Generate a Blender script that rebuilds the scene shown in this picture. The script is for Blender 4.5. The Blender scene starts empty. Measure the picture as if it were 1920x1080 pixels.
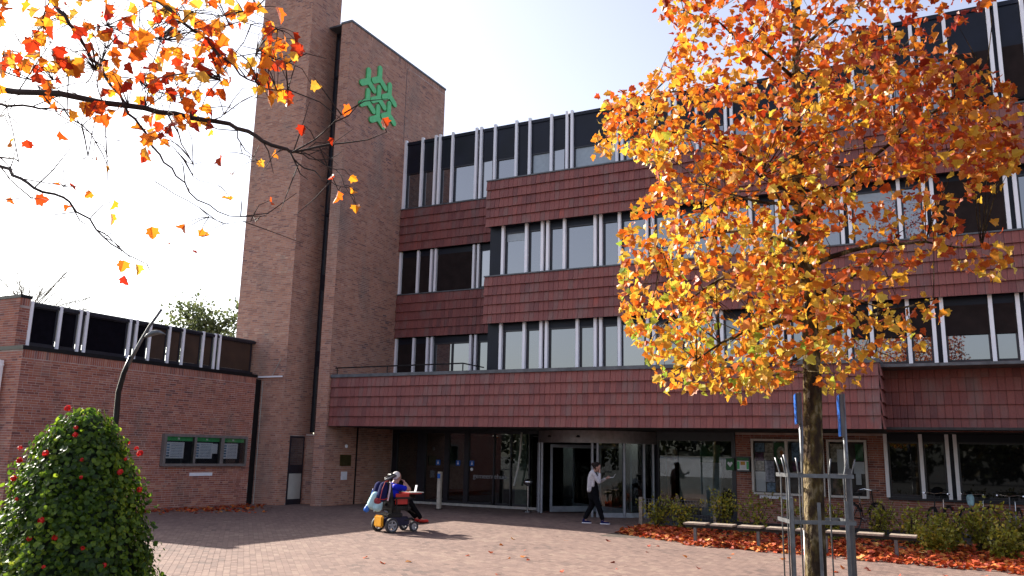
import bpy, bmesh, math, random
import numpy as np
from mathutils import Vector, Matrix, Euler, noise as mnoise

random.seed(7); RNG = np.random.default_rng(7)
SC = bpy.context.scene; COL = SC.collection
R = math.radians

# ------------------------------------------------------------------ camera
FPX, YAW, PITCH, ROLL, CAMH = 1558.9, .482744, .196571, .0219046, 1.8
cy, sy, cp, sp = math.cos(YAW), math.sin(YAW), math.cos(PITCH), math.sin(PITCH)
FW = Vector((-sy*cp, cy*cp, sp)); RT = Vector((cy, sy, 0)); UP = RT.cross(FW)
cr, sr = math.cos(ROLL), math.sin(ROLL)
RT, UP = cr*RT + sr*UP, -sr*RT + cr*UP
CPOS = Vector((0, 0, CAMH))
cam_d = bpy.data.cameras.new('camera'); cam = bpy.data.objects.new('camera', cam_d); COL.objects.link(cam)
m = Matrix.Identity(4)
for i in range(3):
    m[i][0] = RT[i]; m[i][1] = UP[i]; m[i][2] = -FW[i]; m[i][3] = CPOS[i]
cam.matrix_world = m
cam_d.sensor_width = 36; cam_d.lens = 36*FPX/1920; cam_d.clip_start = .1; cam_d.clip_end = 2000
SC.camera = cam

def ray(x, y): return (x-960)/FPX*RT - (y-540)/FPX*UP + FW
def at_t(x, y, t): return CPOS + ray(x, y)*t
def at_y(x, y, Y): d = ray(x, y); return CPOS + d*(Y/d.y)
def at_z(x, y, z): d = ray(x, y); return CPOS + d*((z-CAMH)/d.z)
def proj(P):
    v = Vector(P)-CPOS; w = v.dot(FW)
    return (960+FPX*v.dot(RT)/w, 540-FPX*v.dot(UP)/w, w)

# ------------------------------------------------------------------ light
SUN_EL, SUN_AZ = R(30.7), R(7.7)          # light travels towards +X, a little towards -Y
world = bpy.data.worlds.new('World'); SC.world = world; world.use_nodes = True
wn = world.node_tree.nodes; wl = world.node_tree.links; wn.clear()
sky = wn.new('ShaderNodeTexSky'); sky.sky_type = 'NISHITA'; sky.sun_disc = False
sky.sun_elevation = SUN_EL; sky.sun_rotation = R(270)+SUN_AZ
sky.air_density = 1.0; sky.dust_density = 2.2; sky.ozone_density = 1.5; sky.altitude = 10
bg = wn.new('ShaderNodeBackground'); bg.inputs[1].default_value = .108
wo = wn.new('ShaderNodeOutputWorld'); hs = wn.new('ShaderNodeHueSaturation'); hs.inputs['Saturation'].default_value = .62; hs.inputs['Value'].default_value = .9; hs.inputs['Hue'].default_value = .52; wl.new(sky.outputs[0], hs.inputs['Color']); wl.new(hs.outputs[0], bg.inputs[0]); wl.new(bg.outputs[0], wo.inputs[0])
sd = bpy.data.lights.new('sun', 'SUN'); sd.energy = 5.0; sd.angle = R(.53); sd.color = (1, .93, .82)
so = bpy.data.objects.new('sun', sd); COL.objects.link(so)
S = Vector((-math.cos(SUN_AZ)*math.cos(SUN_EL), math.sin(SUN_AZ)*math.cos(SUN_EL), math.sin(SUN_EL)))
so.rotation_euler = S.to_track_quat('Z', 'Y').to_euler(); so.location = (-30, 5, 30)
SC.view_settings.view_transform = 'Standard'; SC.view_settings.look = 'None'
SC.view_settings.exposure = 1.6; SC.view_settings.gamma = 1; SC.view_settings.use_curve_mapping = False
SC.render.engine = 'CYCLES'

# ------------------------------------------------------------------ materials
def M_new(name):
    m = bpy.data.materials.new(name); m.use_nodes = True; return m, m.node_tree.nodes, m.node_tree.links, m.node_tree.nodes['Principled BSDF']
def mat(name, col, rough=.6, metal=0, spec=.5, var=.15, scale=8, bump=0, bscale=60, ior=None):
    m, n, l, b = M_new(name)
    b.inputs['Roughness'].default_value = rough; b.inputs['Metallic'].default_value = metal
    b.inputs['Specular IOR Level'].default_value = spec
    if ior: b.inputs['IOR'].default_value = ior
    tc = n.new('ShaderNodeTexCoord'); nz = n.new('ShaderNodeTexNoise'); nz.inputs['Scale'].default_value = scale; nz.inputs['Detail'].default_value = 5
    l.new(tc.outputs['Object'], nz.inputs['Vector'])
    r = n.new('ShaderNodeValToRGB'); c = np.array(col)
    r.color_ramp.elements[0].color = (*np.clip(c*(1-var*1.6), 0, 1), 1); r.color_ramp.elements[0].position = .3
    r.color_ramp.elements[1].color = (*np.clip(c*(1+var*1.2), 0, 1), 1); r.color_ramp.elements[1].position = .7
    l.new(nz.outputs[0], r.inputs[0]); l.new(r.outputs[0], b.inputs['Base Color'])
    if bump:
        n2 = n.new('ShaderNodeTexNoise'); n2.inputs['Scale'].default_value = bscale; n2.inputs['Detail'].default_value = 4
        l.new(tc.outputs['Object'], n2.inputs['Vector'])
        bp = n.new('ShaderNodeBump'); bp.inputs['Strength'].default_value = bump; bp.inputs['Distance'].default_value = .01
        l.new(n2.outputs[0], bp.inputs['Height']); l.new(bp.outputs[0], b.inputs['Normal'])
    return m
def rnd_fac(n, l, noise_amt=0, nscale=.8):
    g = n.new('ShaderNodeNewGeometry'); o = n.new('ShaderNodeObjectInfo')
    a = n.new('ShaderNodeMath'); a.operation = 'ADD'; l.new(g.outputs['Random Per Island'], a.inputs[0]); l.new(o.outputs['Random'], a.inputs[1])
    f = n.new('ShaderNodeMath'); f.operation = 'FRACT'; l.new(a.outputs[0], f.inputs[0])
    if not noise_amt: return f.outputs[0]
    nz = n.new('ShaderNodeTexNoise'); nz.inputs['Scale'].default_value = nscale; nz.inputs['Detail'].default_value = 2
    l.new(g.outputs['Position'], nz.inputs['Vector'])
    mr = n.new('ShaderNodeMapRange'); mr.inputs[1].default_value = .3; mr.inputs[2].default_value = .7; l.new(nz.outputs[0], mr.inputs[0])
    mx = n.new('ShaderNodeMix'); mx.inputs[0].default_value = noise_amt; l.new(f.outputs[0], mx.inputs[2]); l.new(mr.outputs[0], mx.inputs[3])
    return mx.outputs[0]
def ramp(n, l, fac, stops, interp='LINEAR'):
    r = n.new('ShaderNodeValToRGB'); e = r.color_ramp.elements; r.color_ramp.interpolation = interp
    while len(e) < len(stops): e.new(.5)
    for k, (p, c) in enumerate(stops): e[k].position = p; e[k].color = (*c, 1)
    l.new(fac, r.inputs[0]); return r.outputs[0]
def sc(stops, k):
    k = k if hasattr(k, '__len__') else (k, k, k)
    return [(p, tuple(v*q for v, q in zip(c, k))) for p, c in stops]
def pieces_mat(name, stops, rough=.85, noise_amt=.0, nscale=.8, stain=None, bump=.4, spec=.3, bscale=90):
    m, n, l, b = M_new(name)
    c = ramp(n, l, rnd_fac(n, l, noise_amt, nscale), stops)
    g = n.new('ShaderNodeNewGeometry')
    nz = n.new('ShaderNodeTexNoise'); nz.inputs['Scale'].default_value = 30; nz.inputs['Detail'].default_value = 4; l.new(g.outputs['Position'], nz.inputs['Vector'])
    mr = n.new('ShaderNodeMapRange'); mr.inputs[3].default_value = .72; mr.inputs[4].default_value = 1.25; l.new(nz.outputs[0], mr.inputs[0])
    mu = n.new('ShaderNodeVectorMath'); mu.operation = 'SCALE'; l.new(c, mu.inputs[0]); l.new(mr.outputs[0], mu.inputs['Scale'])
    out = mu.outputs[0]
    if stain:
        n3 = n.new('ShaderNodeTexNoise'); n3.inputs['Scale'].default_value = stain[0]; n3.inputs['Detail'].default_value = 6; n3.inputs['Roughness'].default_value = .65
        mp = n.new('ShaderNodeMapping'); mp.inputs['Scale'].default_value = (1, 1, .4); l.new(g.outputs['Position'], mp.inputs[0]); l.new(mp.outputs[0], n3.inputs['Vector'])
        m3 = n.new('ShaderNodeMapRange'); m3.inputs[1].default_value = stain[2]; m3.inputs[2].default_value = stain[3]; l.new(n3.outputs[0], m3.inputs[0])
        mx = n.new('ShaderNodeMix'); mx.data_type = 'RGBA'; mx.inputs[7].default_value = (*stain[1], 1)
        l.new(m3.outputs[0], mx.inputs[0]); l.new(out, mx.inputs[6]); out = mx.outputs[2]
    l.new(out, b.inputs['Base Color']); b.inputs['Roughness'].default_value = rough; b.inputs['Specular IOR Level'].default_value = spec
    n2 = n.new('ShaderNodeTexNoise'); n2.inputs['Scale'].default_value = bscale; l.new(g.outputs['Position'], n2.inputs['Vector'])
    bp = n.new('ShaderNodeBump'); bp.inputs['Strength'].default_value = bump; bp.inputs['Distance'].default_value = .006
    l.new(n2.outputs[0], bp.inputs['Height']); l.new(bp.outputs[0], b.inputs['Normal'])
    return m
def leaf_mat(name, stops, trans=.5, noise_amt=.35, nscale=1.2, rough=.45, interp='LINEAR', spec=.4, ripe=None):
    m, n, l, b = M_new(name)
    fac = rnd_fac(n, l, noise_amt, nscale)
    if ripe:   # leaves have turned further in some directions of the crown
        g = n.new('ShaderNodeNewGeometry'); d = n.new('ShaderNodeVectorMath'); d.operation = 'DOT_PRODUCT'; d.inputs[1].default_value = ripe[:3]; l.new(g.outputs['Position'], d.inputs[0])
        a = n.new('ShaderNodeMath'); a.operation = 'ADD'; a.inputs[1].default_value = ripe[3]; l.new(d.outputs['Value'], a.inputs[0])
        a2 = n.new('ShaderNodeMath'); a2.operation = 'ADD'; a2.use_clamp = True; l.new(a.outputs[0], a2.inputs[0]); l.new(fac, a2.inputs[1]); fac = a2.outputs[0]
    c = ramp(n, l, fac, stops, interp)
    l.new(c, b.inputs['Base Color']); b.inputs['Roughness'].default_value = rough; b.inputs['Specular IOR Level'].default_value = spec
    t = n.new('ShaderNodeBsdfTranslucent'); l.new(c, t.inputs[0])
    mx = n.new('ShaderNodeMixShader'); mx.inputs[0].default_value = trans
    l.new(b.outputs[0], mx.inputs[1]); l.new(t.outputs[0], mx.inputs[2])
    l.new(mx.outputs[0], n['Material Output'].inputs[0]); return m
def see_glass(name, tint=(.75, .8, .8), trans=.55, ior=1.7):
    m, n, l, b = M_new(name)
    b.inputs['Base Color'].default_value = (.012, .014, .016, 1); b.inputs['Roughness'].default_value = .02; b.inputs['IOR'].default_value = ior
    t = n.new('ShaderNodeBsdfTransparent'); t.inputs[0].default_value = (*tint, 1)
    gl = n.new('ShaderNodeBsdfGlossy'); gl.inputs['Roughness'].default_value = .01
    fr = n.new('ShaderNodeFresnel'); fr.inputs[0].default_value = ior
    mx = n.new('ShaderNodeMixShader'); l.new(fr.outputs[0], mx.inputs[0]); l.new(t.outputs[0], mx.inputs[1]); l.new(gl.outputs[0], mx.inputs[2])
    l.new(mx.outputs[0], n['Material Output'].inputs[0]); return m

BR = [(0, (.10, .045, .05)), (.12, (.17, .062, .05)), (.35, (.25, .088, .062)), (.6, (.29, .112, .075)), (.8, (.24, .10, .085)), (.93, (.35, .17, .115)), (1, (.11, .065, .08))]
BRT = [(0, (.12, .075, .08)), (.12, (.24, .12, .09)), (.4, (.35, .175, .118)), (.65, (.40, .215, .145)), (.85, (.34, .19, .145)), (.95, (.46, .29, .20)), (1, (.14, .095, .10))]
MT = dict(
    brick=pieces_mat('wing_brick', sc(BR, (1.42, 1.36, 1.30)), noise_amt=.15, stain=(1.2, (.14, .11, .09), .52, .85)),
    tbrick=pieces_mat('tower_brick', sc(BRT, (1.25, 1.18, 1.18)), noise_amt=.2, stain=(.9, (.22, .165, .14), .50, .80)),
    mortar=mat('mortar', (.46, .35, .31), .95, var=.2, scale=3, bump=.3),
    tile=pieces_mat('clay_tile', sc([(0, (.10, .030, .030)), (.3, (.14, .037, .034)), (.7, (.168, .046, .040)), (.93, (.13, .052, .048)), (1, (.26, .042, .030))], (1.5, 1.58, 1.48)),
                    rough=.6, noise_amt=.12, nscale=.7, stain=(1.6, (.18, .12, .11), .54, .78), bump=.2, spec=.45),
    paver=pieces_mat('clay_paver', [(0, (.095, .066, .058)), (.25, (.15, .098, .083)), (.7, (.19, .125, .103)), (.95, (.22, .158, .125)), (1, (.09, .066, .058))],
                     noise_amt=.35, nscale=.5, stain=(.35, (.15, .12, .095), .60, .85), bump=.5),
    sand=mat('joint_sand', (.065, .05, .042), .95, var=.35, scale=2.5, bump=.3),
    white=mat('white_aluminium', (.93, .90, .93), .35, var=.02),
    navy=mat('dark_blue_panel', (.006, .008, .018), .45, var=.25, scale=1.2, spec=.3),
    frame=mat('dark_frame', (.016, .016, .024), .35, var=.2),
    pane=mat('coated_pane', (.02, .026, .034), .015, var=.1, ior=3.1, scale=.4), lowpane=mat('clear_pane', (.008, .008, .008), .02, var=.1, ior=1.45, scale=.4), blackpane=mat('pane_dark_reflection', (.006, .005, .008), .8, var=.2, spec=.05),  # blackpane: dark reflection in the clerestory glass put into matte black
    screen=mat('brown_sun_screen', (.022, .014, .013), .9, var=.2, spec=.2, scale=3, bump=.3, bscale=300),
    warmpane=mat('pane_warm_backlight', (.055, .026, .014), .7, var=.2, scale=2),  # clerestory glass: warm light from behind put into a brown colour
    black=mat('black_metal', (.008, .008, .009), .4, var=.2, spec=.3),
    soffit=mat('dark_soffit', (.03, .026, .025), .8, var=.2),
    lead=mat('lead_coping', (.10, .105, .115), .55, var=.25, scale=5),
    steel=mat('galvanised_steel', (.15, .155, .165), .4, metal=.6, var=.18, scale=12),
    chrome=mat('brushed_steel', (.6, .6, .62), .25, metal=1, var=.1),
    door=mat('silver_anodised', (.30, .32, .36), .38, metal=.45, var=.1),
    bronze=mat('door_header_metal', (.22, .19, .19), .4, metal=.4, var=.12),
    glass=see_glass('entrance_glass'),
    green=mat('green_enamel', (.10, .55, .19), .45, var=.08),
    greend=mat('dark_green_print', (.03, .14, .05), .6, var=.1),
    paper=mat('white_paper', (.85, .85, .9), .7, var=.05),
    concrete=mat('concrete', (.5, .47, .43), .9, var=.12, scale=10, bump=.3),
    wood=mat('pale_timber', (.27, .215, .17), .75, var=.25, scale=14, bump=.3),
    soil=mat('dark_soil', (.06, .04, .028), .95, var=.4, scale=6, bump=.8, bscale=25),
    bark=None, greyhouse=mat('grey_render', (.25, .24, .23), .9),
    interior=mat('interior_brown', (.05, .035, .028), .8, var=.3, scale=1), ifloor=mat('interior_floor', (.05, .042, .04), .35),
    palewall=mat('pale_interior', (.42, .41, .37), .7, var=.1, scale=2), olive=mat('olive_column', (.20, .23, .17), .7),
    blue=mat('blue_enamel', (.012, .12, .5), .35, var=.05), red=mat('red_plastic', (.42, .015, .01), .45, var=.1),
    yellow=mat('yellow_cover', (.6, .27, .01), .4, var=.08), rubber=mat('rubber', (.04, .04, .042), .75),
    wheelgrey=mat('grey_wheel', (.33, .33, .35), .45, metal=.3), skin=mat('skin', (.36, .19, .14), .55, var=.06, scale=20),
    hairw=mat('white_hair', (.55, .52, .50), .8, var=.1), hairb=mat('dark_brown_hair', (.012, .007, .006), .8, spec=.2),
    shirt=mat('blue_shirt', (.006, .015, .40), .85, var=.15, spec=.15), cardi=mat('grey_knit', (.44, .42, .44), .95, var=.15, scale=30, bump=.6, bscale=120),
    blackc=mat('black_cloth', (.006, .006, .008), .95, spec=.08), navyc=mat('navy_cloth', (.012, .013, .065), .9, spec=.1), palec=mat('pale_blue_cloth', (.35, .55, .6), .8),
    shoe=mat('white_rubber', (.75, .75, .8), .6), greyc=mat('grey_cloth', (.25, .23, .23), .9),
)
def bark_mat():
    m, n, l, b = M_new('plane_bark'); g = n.new('ShaderNodeNewGeometry')
    mp = n.new('ShaderNodeMapping'); mp.inputs['Scale'].default_value = (1, 1, .45); l.new(g.outputs['Position'], mp.inputs[0])
    a = n.new('ShaderNodeTexNoise'); a.inputs['Scale'].default_value = 9; a.inputs['Detail'].default_value = 6; l.new(mp.outputs[0], a.inputs['Vector'])
    c = ramp(n, l, a.outputs[0], [(.3, (.02, .012, .009)), (.46, (.04, .026, .017)), (.54, (.085, .06, .022)), (.60, (.19, .15, .09)), (.68, (.05, .034, .024))])
    l.new(c, b.inputs['Base Color']); b.inputs['Roughness'].default_value = 1; b.inputs['Specular IOR Level'].default_value = .15
    a2 = n.new('ShaderNodeTexNoise'); a2.inputs['Scale'].default_value = 28; a2.inputs['Detail'].default_value = 6; l.new(mp.outputs[0], a2.inputs['Vector'])
    bp = n.new('ShaderNodeBump'); bp.inputs['Strength'].default_value = 1; bp.inputs['Distance'].default_value = .05; l.new(a2.outputs[0], bp.inputs['Height']); l.new(bp.outputs[0], b.inputs['Normal'])
    return m
MT['bark'] = bark_mat()
MT['twig'] = mat('dark_twig', (.03, .015, .012), .8, var=.2)
AUT = [(0, (.30, .025, .01)), (.14, (.46, .055, .012)), (.34, (.66, .13, .015)), (.52, (.78, .27, .025)), (.68, (.80, .42, .035)), (.84, (.82, .58, .07)), (.93, (.62, .62, .07)), (1, (.30, .44, .05))]
MT['autumn'] = leaf_mat('autumn_leaf', sc(AUT, .74), .45, .3, 1.1, ripe=(-.05, 0, -.065, .23))
MT['autumn2'] = leaf_mat('autumn_leaf_overhead', sc([(0, (.32, .012, .008)), (.25, (.55, .05, .008)), (.5, (.8, .15, .012)), (.75, (.88, .33, .02)), (1, (.85, .52, .08))], .78), .62, .2, 1.1)
MT['litter'] = leaf_mat('fallen_leaf', [(0, (.12, .014, .006)), (.3, (.30, .032, .007)), (.65, (.48, .08, .014)), (.88, (.52, .18, .03)), (1, (.6, .36, .12))], .15, .15, 2, .7)
MT['geranium'] = leaf_mat('geranium_leaf', [(0, (.015, .035, .005)), (.45, (.05, .105, .008)), (.8, (.17, .25, .016)), (1, (.40, .44, .04))], .5, .35, 3)
MT['petal'] = leaf_mat('red_petal', [(0, (.55, .01, .01)), (1, (.8, .04, .03))], .3)
MT['shrub'] = leaf_mat('shrub_leaf', [(0, (.09, .04, .014)), (.3, (.14, .14, .016)), (.6, (.25, .25, .025)), (.85, (.42, .30, .03)), (1, (.42, .14, .03))], .35, .4, 1.5)
MT['fargreen'] = leaf_mat('far_leaf', [(0, (.06, .08, .03)), (.6, (.13, .16, .06)), (1, (.22, .23, .10))], .35, .3, .5)
MT['darkgreen'] = leaf_mat('dark_leaf', [(0, (.012, .018, .006)), (.6, (.028, .035, .012)), (1, (.08, .045, .012))], .3, .3, .5)

# ------------------------------------------------------------------ object helpers
def link(name, me, material=None, parent=None, smooth=False, loc=None):
    o = bpy.data.objects.new(name, me); COL.objects.link(o)
    if material is not None and len(me.materials) == 0: me.materials.append(material)
    if parent: o.parent = parent
    if loc is not None: o.location = loc
    if smooth:
        me.polygons.foreach_set('use_smooth', [True]*len(me.polygons))
    return o
def tag(o, label, cat, group=None, kind=None):
    if label: o['label'] = label
    if cat: o['category'] = cat
    if group: o['group'] = group
    if kind: o['kind'] = kind
    return o
def thing(name, label, cat, loc=(0, 0, 0), rz=0, group=None):
    o = bpy.data.objects.new(name, None); COL.objects.link(o); o.location = loc; o.rotation_euler = (0, 0, rz); o.empty_display_size = .2
    return tag(o, label, cat, group)
def stuff(o): o['kind'] = 'stuff'; return o

class MB:
    def __init__(s): s.v = []; s.f = []
    def box(s, x0, x1, y0, y1, z0, z1):
        b = len(s.v); s.v += [(x, y, z) for z in (z0, z1) for y in (y0, y1) for x in (x0, x1)]
        s.f += [tuple(b+i for i in q) for q in ((0, 2, 3, 1), (4, 5, 7, 6), (0, 1, 5, 4), (2, 6, 7, 3), (0, 4, 6, 2), (1, 3, 7, 5))]; return s
    def tube(s, pts, rad, n=6, cap=True):
        pts = [Vector(p) for p in pts]; rad = [float(q) for q in rad] if hasattr(rad, '__len__') else [rad]*len(pts)
        b0 = len(s.v); side = None
        for i, p in enumerate(pts):
            d = (pts[min(i+1, len(pts)-1)]-pts[max(i-1, 0)]); d = d.normalized() if d.length > 1e-9 else Vector((0, 0, 1))
            if side is None: side = d.orthogonal().normalized()
            else:
                side = side-d*side.dot(d); side = side.normalized() if side.length > 1e-6 else d.orthogonal().normalized()
            o = d.cross(side)
            for k in range(n):
                a = 2*math.pi*k/n; s.v.append(tuple(p+rad[i]*(math.cos(a)*side+math.sin(a)*o)))
        for i in range(len(pts)-1):
            for k in range(n):
                a, b = b0+i*n+k, b0+i*n+(k+1) % n; s.f.append((a, b, b+n, a+n))
        if cap: s.f.append(tuple(b0+k for k in range(n))[::-1]); s.f.append(tuple(b0+(len(pts)-1)*n+k for k in range(n)))
        return s
    def quad(s, *p): b = len(s.v); s.v += [tuple(q) for q in p]; s.f.append(tuple(range(b, b+len(p)))); return s
    def prism(s, poly, O, U, V, N):     # outline poly (u,v) at O, extruded by vector N
        O, U, V, N = Vector(O), Vector(U), Vector(V), Vector(N); b = len(s.v); n = len(poly)
        poly = [(float(u), float(v)) for u, v in poly]; s.v += [tuple(O+U*u+V*v) for u, v in poly]+[tuple(O+U*u+V*v+N) for u, v in poly]
        s.f.append(tuple(b+i for i in range(n))); s.f.append(tuple(b+n+i for i in reversed(range(n))))
        for i in range(n): j = (i+1) % n; s.f.append((b+i, b+n+i, b+n+j, b+j))
        return s
    def lathe(s, prof, c=(0, 0, 0), n=16, axis='z'):
        b = len(s.v)
        for r, h in prof:
            for k in range(n):
                a = 2*math.pi*k/n; x, y = r*math.cos(a), r*math.sin(a)
                s.v.append((c[0]+x, c[1]+y, c[2]+h) if axis == 'z' else (c[0]+x, c[1]+h, c[2]+y))
        for i in range(len(prof)-1):
            for k in range(n): a, d = b+i*n+k, b+i*n+(k+1) % n; s.f.append((a, d, d+n, a+n))
        s.f.append(tuple(b+k for k in range(n))[::-1]); s.f.append(tuple(b+(len(prof)-1)*n+k for k in range(n))); return s
    def mesh(s, name):
        me = bpy.data.meshes.new(name); me.from_pydata(s.v, [], s.f); me.update(); return me
    def build(s, name, material, parent=None, smooth=False, loc=None, fixn=True):
        me = s.mesh(name)
        if fixn:
            bm = bmesh.new(); bm.from_mesh(me); bmesh.ops.recalc_face_normals(bm, faces=bm.faces); bm.to_mesh(me); bm.free()
        return link(name, me, material, parent, smooth, loc)
def box(name, x0, x1, y0, y1, z0, z1, material, parent=None, bevel=0):
    o = MB().box(x0, x1, y0, y1, z0, z1).build(name, material, parent)
    if bevel:
        bm = bmesh.new(); bm.from_mesh(o.data); bmesh.ops.bevel(bm, geom=bm.edges[:], offset=bevel, segments=2, affect='EDGES'); bm.to_mesh(o.data); bm.free()
    return o

def instanced_mesh(name, TV, TF, pos, rotm, scale=None):
    """one mesh of many copies of a template: TV (k,3), TF list of equal-length faces, pos (n,3), rotm (n,3,3)"""
    TV = np.asarray(TV, float); n = len(pos); k = len(TV)
    V = np.einsum('nij,kj->nki', rotm, TV)
    if scale is not None: V = V*np.asarray(scale).reshape(n, 1, -1)
    V = V+np.asarray(pos)[:, None, :]
    me = bpy.data.meshes.new(name)
    ls = np.array([len(f) for f in TF]); flat = np.concatenate([np.array(f) for f in TF])
    loops = (flat[None, :]+(np.arange(n)*k)[:, None]).ravel()
    tot = np.tile(ls, n); start = np.concatenate([[0], np.cumsum(tot)[:-1]])
    me.vertices.add(n*k); me.vertices.foreach_set('co', V.ravel())
    me.loops.add(len(loops)); me.loops.foreach_set('vertex_index', loops)
    me.polygons.add(len(tot)); me.polygons.foreach_set('loop_start', start); me.polygons.foreach_set('loop_total', tot)
    me.polygons.foreach_set('use_smooth', np.zeros(len(tot), dtype=bool)); me.update(calc_edges=True); return me

# ------------------------------------------------------------------ bricks
CW, BH = .0625, .050
BOXF = [(0, 1, 3, 2), (4, 5, 1, 0), (5, 7, 3, 1), (7, 6, 2, 3), (6, 4, 0, 2)]
def brick_template(w, h, d): # local: u along, v up, front face at +d ; indices 0..3 front
    return [(-w/2, -h/2, d), (w/2, -h/2, d), (-w/2, h/2, d), (w/2, h/2, d), (-w/2, -h/2, -.012), (w/2, -h/2, -.012), (-w/2, h/2, -.012), (w/2, h/2, -.012)]
class Bricks:
    def __init__(s): s.items = []   # (pos, U, N, kind)
    def wall(s, O, U, W, H, N, holes=(), soldier=0, seed=1):
        O, U, N = Vector(O), Vector(U), Vector(N); rn = random.Random(seed)
        rows = int((H-soldier)/CW)
        for r in range(rows):
            v = (r+.5)*CW; u = -.11 if r % 2 else 0; u += rn.choice((0, -.055, -.11))
            while u < W:
                L = .21 if rn.random() < .72 else .10
                a, b = max(u, 0), min(u+L, W)
                if b-a > .04:
                    cut = False
                    for (h0, h1, g0, g1) in holes:
                        if v > g0 and v < g1 and b > h0 and a < h1:
                            if a < h0-.04: b = min(b, h0)
                            elif b > h1+.04: a = max(a, h1)
                            else: cut = True
                    if not cut and b-a > .03: s.items.append((O+U*((a+b)/2)+Vector((0, 0, v)), U, N, b-a, BH))
                u += L+.0115
        if soldier:
            u = .03; z = H-soldier/2+.004
            while u < W:
                s.items.append((O+U*u+Vector((0, 0, z)), U, N, .05, soldier-.012)); u += .0625
    def build(s, parent, material, n_parts=300, d=.0035):
        vis = []
        for i, (p, U, N, w, h) in enumerate(s.items):
            if abs(w-.21) < 1e-6 and h == BH:
                x, y, dd = proj(p)
                if 0 < x < 1920 and 0 < y < 1080 and N.dot(p-CPOS) < 0: vis.append((-(w*abs(U.dot(RT)))/dd, i))
        # the ones that show largest, spread over the nearest stretch of wall
        vis.sort(); chosen = set(i for _, i in vis[:n_parts])
        me = {}
        rest = [k for k in range(len(s.items)) if k not in chosen]
        for i in chosen:
            p, U, N, w, h = s.items[i]; key = (round(U.x, 2), round(U.y, 2), round(N.x, 2), round(N.y, 2))
            if key not in me:
                mm = bpy.data.meshes.new('brick'); Mx = Matrix((U, Vector((0, 0, 1)), N)).transposed()
                mm.from_pydata([tuple(Mx @ Vector(v)) for v in brick_template(w, h, d)], [], BOXF); mm.materials.append(material); me[key] = mm
            link('brick', me[key], None, parent, loc=p)
        n = len(rest); V = np.zeros((n, 8, 3))
        T = np.array(brick_template(1, 1, 1.0))
        P = np.array([s.items[i][0] for i in rest]); Us = np.array([s.items[i][1] for i in rest]); Ns = np.array([s.items[i][2] for i in rest])
        w = np.array([s.items[i][3] for i in rest]); h = np.array([s.items[i][4] for i in rest])
        dj = d+RNG.uniform(-.0015, .0015, n)
        V = P[:, None, :]+(T[None, :, 0]*w[:, None])[..., None]*Us[:, None, :]+(T[None, :, 1]*h[:, None])[..., None]*np.array([0, 0, 1.])
        off = np.where(T[None, :, 2] > .5, dj[:, None], -.012); V = V+off[..., None]*Ns[:, None, :]
        mesh = bpy.data.meshes.new('brickwork')
        loops = (np.array(BOXF).ravel()[None, :]+(np.arange(n)*8)[:, None]).ravel()
        mesh.vertices.add(n*8); mesh.vertices.foreach_set('co', V.ravel()); mesh.loops.add(len(loops)); mesh.loops.foreach_set('vertex_index', loops)
        mesh.polygons.add(n*5); mesh.polygons.foreach_set('loop_start', np.arange(n*5)*4); mesh.polygons.foreach_set('loop_total', np.full(n*5, 4))
        mesh.polygons.foreach_set('use_smooth', np.zeros(n*5, dtype=bool)); mesh.update(calc_edges=True)
        return stuff(link('brickwork', mesh, material, parent))

# ------------------------------------------------------------------ ground
g = MB(); g.quad((-400, -400, 0), (400, -400, 0), (400, 600, 0), (-400, 600, 0))
tag(g.build('ground', mat('asphalt', (.05, .05, .048), .95, var=.3, scale=.5, bump=.3, bscale=30)), None, None, kind='structure')
# bed of soil with the shrubs
o = MB().quad((-7.3, 18.4, .004), (14, 16.4, .004), (14, 24.2, .004), (-7.3, 22.6, .004)).build('planting_bed', MT['soil']); o['kind'] = 'structure'
plaza = MB().quad((-30, 2, .003), (16, 2, .003), (16, 16.2, .003), (-7.3, 18.3, .003), (-7.3, 25.3, .003), (-30, 25.3, .003)).build('plaza', MT['sand']); plaza['kind'] = 'structure'
PU, PV = Vector((.7071, .7071, 0)), Vector((-.7071, .7071, 0))
pav = []
pw, pl = .097, .195
for i in range(-260, 260):
    for j in range(-60, 200):
        a = i*pw; b = (j+(.5 if i % 2 else 0))*pl
        p = PU*a+PV*b
        if p.y > 25.2 or p.y < 5 or p.x > 6 or p.x < -20.3: continue
        if p.x > -7.3 and p.y > 18.3-(p.x+7.3)*2.1/23.3+.15: continue
        x, y, dd = proj(p)
        if dd < 1 or x < 150 or x > 2000 or y > 1130: continue
        pav.append((p, dd))
pav.sort(key=lambda t: t[1])
def paver_T(w, l, hgt):
    return [(-w/2, -l/2, hgt), (w/2, -l/2, hgt), (-w/2, l/2, hgt), (w/2, l/2, hgt), (-w/2-.001, -l/2-.001, -.004), (w/2+.001, -l/2-.001, -.004), (-w/2-.001, l/2+.001, -.004), (w/2+.001, l/2+.001, -.004)]
RM = Matrix((PU, PV, Vector((0, 0, 1)))).transposed()
PF = [(0, 1, 3, 2), (4, 5, 1, 0), (5, 7, 3, 1), (7, 6, 2, 3), (6, 4, 0, 2)]
pm = bpy.data.meshes.new('paver'); pm.from_pydata([tuple(RM @ Vector(v)) for v in paver_T(.0925, .1895, .0055)], [], PF); pm.materials.append(MT['paver'])
inv = [t for t in pav if 280 < proj(t[0])[0] < 1920 and proj(t[0])[1] < 1078]
ch = set(id(t) for t in inv[:300])
for t in inv[:300]: link('paver', pm, None, plaza, loc=t[0]+Vector((0, 0, random.uniform(0, .002))))
rest = np.array([tuple(t[0]) for t in pav if id(t) not in ch]); n = len(rest)
tl = RNG.normal(0, .006, (n, 2)); rm = np.array(RM)[None].repeat(n, 0).copy(); rm[:, 2, 0] += tl[:, 0]; rm[:, 2, 1] += tl[:, 1]
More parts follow.
